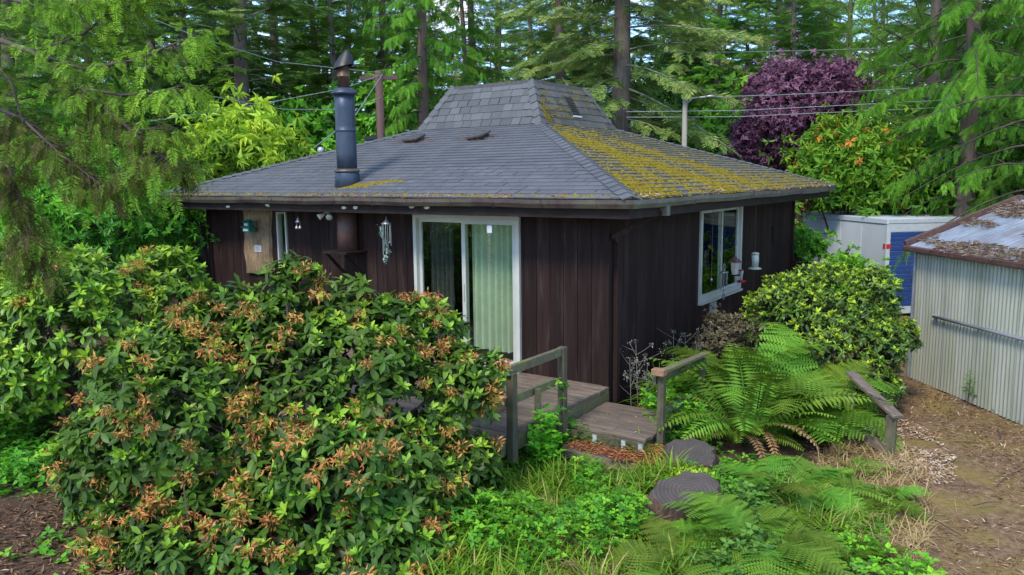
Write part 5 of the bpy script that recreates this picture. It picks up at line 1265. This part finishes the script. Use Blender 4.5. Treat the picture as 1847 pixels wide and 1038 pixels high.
# boughs of the near hemlock, its trunk just left of the view
def hemlock():
    rs = np.random.RandomState(9); base = at(-330, 330, 8.2); base[2] = 0
    root = thing('hemlock_tree', 'near hemlock with brown-green drooping boughs reaching in on the left', 'tree', base)
    MB().tube([(0, 0, -.1), (.05, 0, 2), (.1, .05, 5), (.1, .1, 9)], [.26, .22, .17, .06], 12).obj('trunk', 'bark', root, smooth=True)
    paths = [([(-330, 20, 8.2), (-60, 52, 7.6), (60, 95, 7.4), (150, 160, 7.2), (235, 235, 7.0), (275, 272, 6.9), (310, 296, 6.8)], .035, 1.0, .3, 1.),
             ([(60, 95, 7.4), (100, 80, 7.3), (150, 62, 7.2), (190, 28, 7.2), (235, 8, 7.2)], .016, .8, .62, .5),
             ([(60, 95, 7.4), (150, 125, 7.2), (240, 110, 7.), (300, 85, 6.9), (350, 66, 6.9)], .018, .8, .72, .5),
             ([(150, 160, 7.2), (220, 172, 7.), (290, 165, 6.9), (345, 150, 6.8)], .014, .8, .62, .6),
             ([(-330, 130, 8.2), (-60, 170, 7.5), (40, 215, 7.2), (110, 280, 7.), (190, 340, 6.9)], .025, 1., .22, 1.1),
             ([(-330, 200, 8.2), (-60, 240, 7.4), (15, 300, 7.2), (45, 390, 7.1), (60, 455, 7.0)], .02, 1., .15, .9),
             ([(-330, -60, 8.2), (-60, -20, 7.6), (60, 10, 7.4), (160, 5, 7.2), (250, -25, 7.2)], .02, .9, .6, .7),
             ([(150, 160, 7.2), (165, 230, 7.1), (200, 290, 7.), (225, 312, 6.9), (240, 322, 6.9)], .013, .9, .2, 1.),
             ([(235, 235, 7.0), (290, 232, 6.9), (318, 236, 6.8)], .01, .8, .4, .8),
             ([(40, 215, 7.2), (20, 150, 7.2), (-10, 110, 7.3)], .012, .8, .5, .8)]
    B, T, S, Vr = [], [], [], []; limb = MB()
    for k, (pp, r, dens, v0, hang) in enumerate(paths):
        pts = np.array([at(*q) for q in pp]) - base; seg = len(pts) - 1
        limb.tube(pts, np.linspace(r, .006, len(pts)), 7, False)
        ln = np.linalg.norm(np.diff(pts, axis=0), axis=1).sum(); n = int(ln * 88 * dens)
        t = np.sort(rs.uniform(0 if pp[0][0] > -300 else .42, 1, n)) * seg; i = np.clip(t.astype(int), 0, seg - 1); f_ = (t - i)[:, None]
        P = pts[i] * (1 - f_) + pts[i + 1] * f_; D = unit(pts[i + 1] - pts[i]); sd_ = np.cross(D, (0, 0, 1.)); sg = np.where(np.arange(n) % 2, 1, -1)[:, None]
        # twigs leave the bough sideways, then sprays hang from the twigs
        out_ = D * .5 + sd_ * sg * rs.uniform(.3, 1., (n, 1)) + (0, 0, -.1) + rs.normal(0, .2, (n, 3)); tl = rs.uniform(.02, .34, (n, 1))
        Q = P + unit(out_) * tl
        for a_, b_ in list(zip(P, Q))[::5]: limb.tube([a_, (a_ + b_) / 2 + (0, 0, .015), b_], [.005, .004, .002], 4, False)
        ax = unit(out_) * (1.05 - .55 * hang) + np.array((0, 0, -.75 * hang)) + rs.normal(0, .2, (n, 3))
        B.append(frames(ax, np.array((0, 0, 1.)) + rs.normal(0, .4, (n, 3)))); T.append(Q); S.append(rs.uniform(.09, .22, n)); Vr.append(np.clip(rs.normal(v0 - .02, .17, n) + .15 * (tl[:, 0] > .24), .0, .95))
    B, T, S, Vr = (np.concatenate(a) for a in (B, T, S, Vr)); kk = rs.randint(0, 3, len(T))
    V, Fc, A = merge([scatter(*SPR_H[k], B[kk == k], T[kk == k], S[kk == k], Vr[kk == k]) for k in range(3)])
    link('crown', mesh_np('crown', V, Fc, A), 'hemlock', root); limb.obj('limbs', 'twig', root, smooth=True)
hemlock()

# ------------------------------------------------------------------ poles and wires
p = at(690, 330, 21); up_ = thing('utility_pole', 'dark wooden utility pole between chimney and cedars', 'pole', (p[0], p[1], 0))
zt = at(690, 128, 21)[2]
MB().tube([(0, 0, -.2), (0, 0, zt)], [.12, .10], 10).obj('shaft', 'pole', up_, smooth=True)
MB().beam(-G0 * .5 + (0, 0, zt - .18), G0 * .5 + (0, 0, zt - .18), .08, .10).obj('cross_arm', 'pole', up_)
MB().beam(-G0 * .45 + (0, 0, zt - 1.75), G0 * .1 + (0, 0, zt - 1.65), .10, .10).obj('side_arm', 'iron', up_)
for x in (-.4, .0, .4): MB().lathe([(.03, 0), (.045, .04), (.03, .09), (.01, .1)], G0 * x + (0, 0, zt - .12), 8).obj('insulator', 'pewter', up_, smooth=True)
p = at(1233, 330, 18); lp = thing('lamp_pole', 'slim pale wooden lamp pole beyond the right roof slope', 'pole', (p[0], p[1], 0)); zt = at(1233, 175, 18)[2]
MB().tube([(0, 0, -.2), (0, 0, zt)], [.07, .055], 10).obj('shaft', 'pole_pale', lp, smooth=True)
MB().tube([(0, 0, zt - .2), G0 * .15 + (0, 0, zt - .03), G0 * .5 + (0, 0, zt)], .018, 6).obj('arm', 'trailer_grey', lp, smooth=True)
MB().tube([G0 * .45 + (0, 0, zt), G0 * .6 + (0, 0, zt + .01), G0 * .70 + (0, 0, zt - .01)], [.02, .035, .02], 8).obj('lamp_head', 'pewter', lp, smooth=True)
def wire(label, pts, r=.009):
    P = [at(*q) for q in pts]; mb = MB(); m_ = []
    for a_, b_ in zip(P, P[1:]):
        for t in np.linspace(0, 1, 7)[:-1]: m_.append(a_ * (1 - t) + b_ * t)
    m_.append(P[-1]); mb.tube(m_, r, 5, False)
    tag(mb.obj('power_line', 'wire', smooth=True), label, 'wire', 'overhead wires')
wire('wire falling from upper left behind the boughs towards the slim fir', [(100, -35, 15), (362, 69, 17), (501, 112, 19), (690, 132, 21)])
wire('wire rising across the bare trunks from the long-leaved shrub to the pole', [(200, 230, 16), (455, 191, 18), (620, 160, 20), (690, 134, 21)])
wire('slack wire passing level behind the chimney pipe', [(327, 164, 16), (512, 198, 18), (620, 198, 19.5), (690, 176, 21)])
wire('low wire running down from the utility pole to the roof vent pipe', [(690, 134, 21), (640, 210, 18), (565, 268, 15)], .010)
wire('upper wire running right from the lamp pole across the purple tree', [(1250, 176, 18), (1400, 172, 18), (1570, 164, 18), (1800, 150, 18)])
wire('middle wire running across the purple tree', [(1130, 202, 18), (1330, 200, 18), (1550, 189, 18), (1800, 176, 18)])
wire('lower wire running across the purple tree', [(1130, 212, 18.2), (1330, 211, 18.2), (1550, 201, 18.2), (1800, 190, 18.2)])
wire('high wire crossing the firs above the purple tree', [(1100, 95, 21), (1300, 95, 21), (1480, 91, 21), (1700, 84, 21)])
vx = np.array((-6.95, 1.75)); vz = ZE + (EH - (CTR[0] - vx[0]) - 0) * SL
vz = ZE + (EH - max(abs(vx[0] - CTR[0]), abs(vx[1] - CTR[1]))) * SL
vp = MB().lathe([(.045, -.1), (.045, .20)], (vx[0], vx[1], vz), 12).obj('vent_pipe', 'trailer_grey', house, smooth=True)
MB().lathe([(.03, .17), (.07, .19), (.07, .27), (.05, .30), (.01, .31)], (vx[0], vx[1], vz), 14).obj('vent_hood', 'pewter', vp, smooth=True)

# ------------------------------------------------------------------ ferns
def frond_mesh(seed, L_=1., pairs=24, plen=.17, arch=.9, lacy=False, name='frond'):
    rs = np.random.RandomState(seed); V, Fc, A = [], [], []
    s = np.linspace(0, 1, 40); ang = 1.15 - arch * 1.75 * s          # from steep to drooping
    y = np.concatenate([[0], np.cumsum(np.cos(ang[:-1]))]) / 40 * L_; z = np.concatenate([[0], np.cumsum(np.sin(ang[:-1]))]) / 40 * L_
    at_ = lambda t: (np.interp(t, s, y), np.interp(t, s, z), np.interp(t, s, ang))
    def tri(p, q, r, a): b = len(V); V.extend([p, q, r]); Fc.append((b, b + 1, b + 2)); A.extend([a - .1, a, a])
    for i in range(8):                                               # rachis
        t0, t1 = i / 8, (i + 1) / 8; a_, b_ = at_(t0), at_(t1); w_ = .006 * (1 - t0) + .0015
        b = len(V); V.extend([(-w_, a_[0], a_[1]), (w_, a_[0], a_[1]), (w_ * .8, b_[0], b_[1]), (-w_ * .8, b_[0], b_[1])]); Fc.extend([(b, b + 1, b + 2), (b, b + 2, b + 3)]); A.extend([.15] * 4)
    for i in range(pairs):
        t = .16 + .83 * i / (pairs - 1); u_ = (i + .5) / pairs; ln = plen * (math.sin(PI * (u_ * .82 + .13)) ** .75) * rs.uniform(.9, 1.1) * L_
        yy, zz, an = at_(t); d = np.array((0, math.cos(an), math.sin(an))); nrm = np.array((0, -math.sin(an), math.cos(an)))
        for sx in (-1, 1):
            ax = np.array((sx, 0, 0)) * .93 + d * .36 + nrm * rs.normal(.02, .10) + (0, 0, -.10); ax /= np.linalg.norm(ax); p0 = np.array((0, yy, zz))
            wd_ = d * (.83 / pairs * L_ * .42); va = np.clip(.45 + .35 * u_ + rs.normal(0, .08), 0, 1)
            if not lacy:
                tip = p0 + ax * ln + (0, 0, -.12 * ln); m1 = p0 + ax * ln * .35
                tri(tuple(p0), tuple(m1 + wd_), tuple(m1 - wd_), va); tri(tuple(m1 + wd_), tuple(tip), tuple(m1 - wd_), va)
            else:
                k = 8
                for j in range(k):
                    q = p0 + ax * ln * (j + .3) / k + (0, 0, -.12 * ln * (j / k) ** 2); sl_ = ln * .225 * (1 - .68 * j / k)
                    for s2 in (-1, 1):
                        tp = q + d * s2 * sl_ + ax * sl_ * .45; wv_ = ax * ln / k * .46
                        tri(tuple(q - wv_), tuple(q + wv_), tuple(tp), va + rs.normal(0, .05))
    me = mesh_np(name, np.array(V), np.array(Fc), np.clip(A, 0, 1)); return me
FR_S = [frond_mesh(i, 1., 26, .15, .75 + .12 * i) for i in range(4)]
FR_L = [frond_mesh(10 + i, 1., 25, .215, .72 + .14 * i, True) for i in range(5)]
FR_D = [frond_mesh(20 + i, 1., 20, .07, 1.2) for i in range(2)]
for m_ in FR_S + FR_L: m_.materials.append(M['fern'])
for m_ in FR_D: m_.materials.append(M['fern_dry'])
def fern(label, base, n, L_, kinds, seed, spread=1., dry=0, bias=None, tilt=(.0, .35)):
    rs = np.random.RandomState(seed); root = thing('fern', label, 'fern', base)
    for i in range(n):
        az = i * 2.39996 + rs.normal(0, .3)
        if bias is not None and rs.uniform() < .5: az = bias + rs.normal(0, .7)
        m4 = Matrix.Translation((rs.normal(0, .07), rs.normal(0, .07), 0)) @ Matrix.Rotation(az - PI / 2, 4, 'Z') @ Matrix.Rotation(rs.uniform(*tilt) * -1 * spread, 4, 'X') @ Matrix.Rotation(rs.normal(0, .25), 4, 'Y') @ Matrix.Scale(L_ * rs.uniform(.5, 1.12), 4)
        link('frond', kinds[rs.randint(len(kinds))], None, root, M4=m4)
    for i in range(dry):
        m4 = Matrix.Translation((rs.normal(0, .06), rs.normal(0, .06), 0)) @ Matrix.Rotation(rs.uniform(0, 6.28), 4, 'Z') @ Matrix.Rotation(rs.uniform(-.3, .2), 4, 'X') @ Matrix.Scale(L_ * rs.uniform(.5, .8), 4)
        link('dry_frond', FR_D[rs.randint(2)], None, root, M4=m4)
    return root
g3 = lambda px, py: (lambda q: (q[0], q[1], float(gheight(q[0], q[1]))))(onz(px, py, .05))
fern('tall sword fern with browned lower fronds behind the flatter stump', g3(1345, 795), 40, 1.5, FR_S, 61, dry=10, tilt=(-.35, .25))
fern('wide lacy fern spreading beside the yellow-green rhododendron', g3(1440, 770), 44, 1.5, FR_L, 62, tilt=(-.35, .2))
fern('lacy fern leaning over the handrail by the side wall', g3(1330, 745), 26, 1.6, FR_L, 63, tilt=(-.4, .1))
fern('broad lacy fern covering the foreground right of the tilted stump', g3(1355, 1000), 42, .92, FR_L, 64, tilt=(.0, .45))
fern('lacy fern arching out over the tilted stump top', g3(1425, 905), 34, .85, FR_L, 65, tilt=(0, .5), dry=5)
fern('low fern with dry brown fronds between stump and path', g3(1470, 900), 22, .75, FR_S, 66, dry=6)
fern('small lacy fern at the lower edge before the root knob', g3(1230, 1030), 30, .85, FR_L, 67, tilt=(.0, .45))
fern('fern in the lower corner of the fern bed toward the path', g3(1480, 1025), 30, .9, FR_L, 68, tilt=(0, .45))
fern('bright young fern standing at the deck corner post', g3(972, 800), 14, .62, FR_S, 69, tilt=(-.3, .2))
fern('sword fern tucked under the edge of the large rhododendron', g3(880, 960), 20, .62, FR_S, 70, tilt=(0, .5))
fern('small fern growing on the bare side of the fern bed by the path', g3(1580, 900), 16, .6, FR_L, 71)
fern('thin fern at the foot of the old rail post', g3(1545, 840), 12, .5, FR_S, 72, dry=4)

# ------------------------------------------------------------------ ground cover
def cover(name, label, mat, n, centre, radii, tmpl, size, seed, up=.8, thr=-9, vm=.5, vs=.22, z=0., freq=2., rot=0., cat='plants'):
    rs = np.random.RandomState(seed); q = np.sqrt(rs.uniform(0, 1, n)); th = rs.uniform(0, 2 * PI, n)
    a_, b_ = radii[0] * q * np.cos(th), radii[1] * q * np.sin(th)
    X = centre[0] + a_ * math.cos(rot) - b_ * math.sin(rot); Y = centre[1] + a_ * math.sin(rot) + b_ * math.cos(rot)
    lm_ = lumpy(np.stack([X, Y, 0 * X], -1), seed, 1, freq); k = lm_ > thr; X, Y, lm_ = X[k], Y[k], lm_[k]; n = len(X)
    for hx, hy, hr in HOLES:
        k = (X - hx) ** 2 + (Y - hy) ** 2 > hr ** 2; X, Y, lm_ = X[k], Y[k], lm_[k]
    n = len(X); zz = gheight(X, Y) + rs.uniform(0, 1, n) ** 1.5 * z * (1 + .6 * lm_)
    ax = rs.normal(size=(n, 3)) * (1, 1, .3) + (0, 0, up)
    V, Fc, A = scatter(*tmpl, frames(ax, (0, 0, 1.)), np.stack([X, Y, zz], -1), size * rs.uniform(.6, 1.4, n), np.clip(rs.normal(vm, vs, n), 0, 1))
    return tag(link(name, mesh_np(name, V, Fc, A), mat), label, cat, kind='stuff')
def blade_t(w_=.03, bend=.45):
    V = []; 
    for t in (0, .4, .75): V += [(-w_ * (1 - .5 * t), t, -bend * t * t), (w_ * (1 - .5 * t), t, -bend * t * t)]
    V.append((0, 1, -bend)); return np.array(V), np.array([(0, 1, 3), (0, 3, 2), (2, 3, 5), (2, 5, 4), (4, 5, 6)]), np.array([-.15] * 2 + [0] * 2 + [.05] * 3)
HOLES = [(c1[0], c1[1], .36), (c2[0], c2[1], .40), (c2[0] + .12, c2[1] - .28, .26), (.65, -1.5, .42), (.95, -1.55, .36), (.40, -1.42, .25), (c1[0] - .2, c1[1] - .25, .22)]
BLD = blade_t(); LFS = leaf_s(.32, .2)
trif = merge([scatter(*leaf_s(.36, .2), frames(np.array([(math.cos(a_), math.sin(a_), .25) for a_ in (0, 2.1, 4.2)]), (0, 0, 1.)), np.zeros((3, 3)), [1, .9, .9], [.0, .03, -.03])])
gc = (.95, -2.75)
cover('grass', 'fresh green grass in the patch before the steps', 'grass', 15000, gc, (1.25, 2.1), BLD, .20, 81, up=1.3, z=.10, rot=.5, vm=.45)
cover('straw_grass', 'pale straw lying in the grass beside the root knob', 'straw', 8000, (1.36, -2.75), (.55, 1.6), blade_t(.02, .3), .20, 82, up=.35, z=.08, rot=.35, thr=-.25)
cover('weeds', 'leafy green weeds crowding the patch before the steps', 'weed', 9500, (.70, -2.45), (1.0, 1.6), trif, .046, 83, up=.6, z=.26, thr=-.15, rot=.5, vm=.42, vs=.28)
cover('bramble', 'broad-leaved bramble climbing at the deck corner', 'weed', 420, (.30, -1.65), (.24, .42), trif, .085, 84, up=.3, z=.40, vm=.55)
cover('bramble', 'bramble leaves around the short deck post', 'weed', 70, (.20, -1.42), (.12, .25), trif, .07, 85, up=.3, z=.75, vm=.6)
cover('weeds', 'dense green weeds behind the handrail along the side wall', 'weed', 4200, (1.15, .55), (.75, 1.2), trif, .045, 86, up=.6, z=.50, thr=-.3, vm=.45, vs=.28)
cover('feathery_weeds', 'feathery pale green weeds at the foot of the side wall', 'grass', 5200, (.62, 1.5), (.45, 1.3), BLD, .30, 87, up=.8, z=.55, thr=-.3, vm=.4)
cover('weeds', 'leafy undergrowth beneath the ferns', 'weed', 3600, (2.35, -1.75), (1.15, 1.15), trif, .05, 88, up=.5, z=.12, vm=.35, thr=-.5)
cover('weeds', 'dark leafy undergrowth in the lower right fern bed', 'bush_dark', 4200, (2.95, -2.2), (.8, 1.4), trif, .055, 89, up=.5, z=.18, vm=.75, thr=-.3)
cover('dry_grass', 'thin dry grass along the edge of the worn path', 'straw', 4200, (3.15, -.7), (.55, 1.9), blade_t(.018, .3), .16, 90, up=.5, z=.06, thr=-.3, rot=.15)
cover('grass', 'olive green fine grass between fern bed and path', 'grass', 4200, (2.95, -.9), (.5, 1.1), BLD, .17, 91, up=1., z=.12, thr=-.1, vm=.6)
cover('weeds', 'light green weeds at the near end of the path', 'weed', 900, (3.45, -2.6), (.7, .6), trif, .055, 92, up=.7, z=.16, thr=-.1, vm=.8)
cover('sedum', 'yellow-green sedum cushion between the two stumps', 'rhodo_yellow', 900, (c1[0] * .45 + c2[0] * .55 - .04, c1[1] * .45 + c2[1] * .55), (.30, .15), leaf_s(.3, .1), .055, 93, up=1.4, z=.08, vm=.85, vs=.1, rot=.6)
cover('low_weeds', 'scattered low weeds on the dark soil left of the large rhododendron', 'weed', 130, (-1.75, -5.3), (.9, .8), trif, .07, 94, up=.5, z=.08, vm=.5, thr=.1)
cover('leaf_litter', 'brown leaf and needle litter over the worn path', 'litter', 11000, (3.9, .4), (1.5, 4.2), leaf_s(.10, .05), .06, 95, up=.1, z=.012, thr=-.5, cat='litter', rot=.35)
cover('leaf_litter', 'pale bleached leaves heaped beside the old plank rail', 'litter', 2600, (3.25, .95), (.40, 1.1), leaf_s(.2, .1), .045, 96, up=.2, z=.04, vm=.8, thr=-.1, cat='litter', rot=.35)
cover('leaf_litter', 'dark leaf litter under the large rhododendron', 'litter', 9000, (-1.6, -4.9), (2.2, 1.6), leaf_s(.13, .05), .07, 97, up=.1, z=.02, vm=.25, cat='litter', rot=.6)
cover('grass', 'tufts of weeds in the shade under the left bushes', 'weed', 5000, (-4.6, -4.3), (2.2, 1.2), trif, .07, 98, up=.5, z=.25, vm=.3, rot=.6, thr=-.1)

cover('needle_litter', 'long brown needles and stalks strewn over the worn path', 'straw', 2600, (3.9, .2), (1.3, 3.6), blade_t(.012, .05), .14, 99, up=.05, z=.012, vm=.15, vs=.25, cat='litter', rot=.35)
# flowering stalks by the wall
def stalk(label, px, py, D, h, seed, flower='flower_white'):
    rs = np.random.RandomState(seed); p = at(px, py, D); root = thing('flower_stalk', label, 'plant', (p[0], p[1], 0)); mb = MB()
    top = np.array((rs.normal(0, .06), rs.normal(0, .06), p[2])); heads = [top]
    mb.tube([(0, 0, 0), top * .5 + rs.normal(0, .02, 3), top], [.006, .005, .003], 5, False)
    for i in range(9):
        t = rs.uniform(.35, .9); s0 = top * t; e = s0 + np.array((rs.normal(0, .12), rs.normal(0, .12), rs.uniform(.08, .22))); heads.append(e); mb.tube([s0, (s0 + e) / 2 + (0, 0, -.01), e], [.003, .003, .002], 4, False)
    mb.obj('stem', 'lichen_twig', root, smooth=True)
    for e in heads:
        n = 14; V, Fc, A = scatter(*leaf_s(.4, .1), frames(rs.normal(size=(n, 3)) + (0, 0, .6)), rs.normal(0, .016, (n, 3)), rs.uniform(.012, .022, n), [0] * n)
        link('flower_head', mesh_np('flower_head', V, Fc, A), flower, root, loc=e)
for i, (px, py, D) in enumerate(((1153, 618, 9.6), (1218, 600, 10.2), (1238, 603, 10.4), (1170, 655, 9.3), (1140, 650, 9.5), (1262, 625, 10.2))):
    stalk(['tall dry white-headed stalk nearest the corner of the house', 'tall dry white-headed stalk midway along the side wall', 'second dry stalk midway along the side wall, leaning on the first', 'short dry stalk standing between landing and side wall', 'thin dry stalk close against the corner downspout', 'thin dry stalk beside the faded twiggy bush'][i], px, py, D, 1, 400 + i)
p = onz(1243, 762, .25); fy = thing('yellow_flower', 'single yellow flower among the weeds behind the handrail', 'flower', p)
V, Fc, A = scatter(*leaf_s(.35, .1), frames(np.array([(math.cos(a_), math.sin(a_), .35) for a_ in np.arange(8) * PI / 4]), (0, 0, 1.)), np.zeros((8, 3)), [.035] * 8, [0] * 8)
link('petals', mesh_np('petals', V, Fc, A), 'flower_yellow', fy); MB().tube([(0, 0, -.25), (0, 0, 0)], .003, 5).obj('stem', 'weed', fy)
p = onz(1745, 730, 0); sp_ = thing('sapling', 'small upright sapling growing against the shed wall', 'plant', p)
MB().tube([(0, 0, -.02), (.01, 0, .25), (0, .01, .45)], [.006, .005, .002], 5).obj('stem', 'bush_stem', sp_)
a_ = np.arange(16); V, Fc, A = scatter(*leaf_s(.16, .3), frames(np.stack([np.cos(a_ * 2.4), np.sin(a_ * 2.4), .5 + 0 * a_], -1), (0, 0, 1.)), np.stack([0 * a_, 0 * a_, .12 + .022 * a_], -1), .13 - .004 * a_, .4 + .03 * a_)
link('leaves', mesh_np('leaves', V, Fc, A), 'weed', sp_)
# stray twigs on the path
for i in range(9):
    px, py = ((1745, 800), (1690, 830), (1780, 910), (1820, 860), (1700, 950), (1640, 930), (1800, 780), (1730, 880), (1660, 870))[i]; p = onz(px, py, .015); a_ = rnd.uniform(0, 3.1); l = rnd.uniform(.12, .35); d = np.array((math.cos(a_), math.sin(a_), 0)) * l
    tag(MB().tube([p - d, p + (0, 0, .02), p + d * .8 + (.03, .03, .005)], [.005, .006, .003], 5).obj('fallen_twig', 'twig'), 'thin fallen twig lying on the worn path', 'twig', 'twigs on the path')
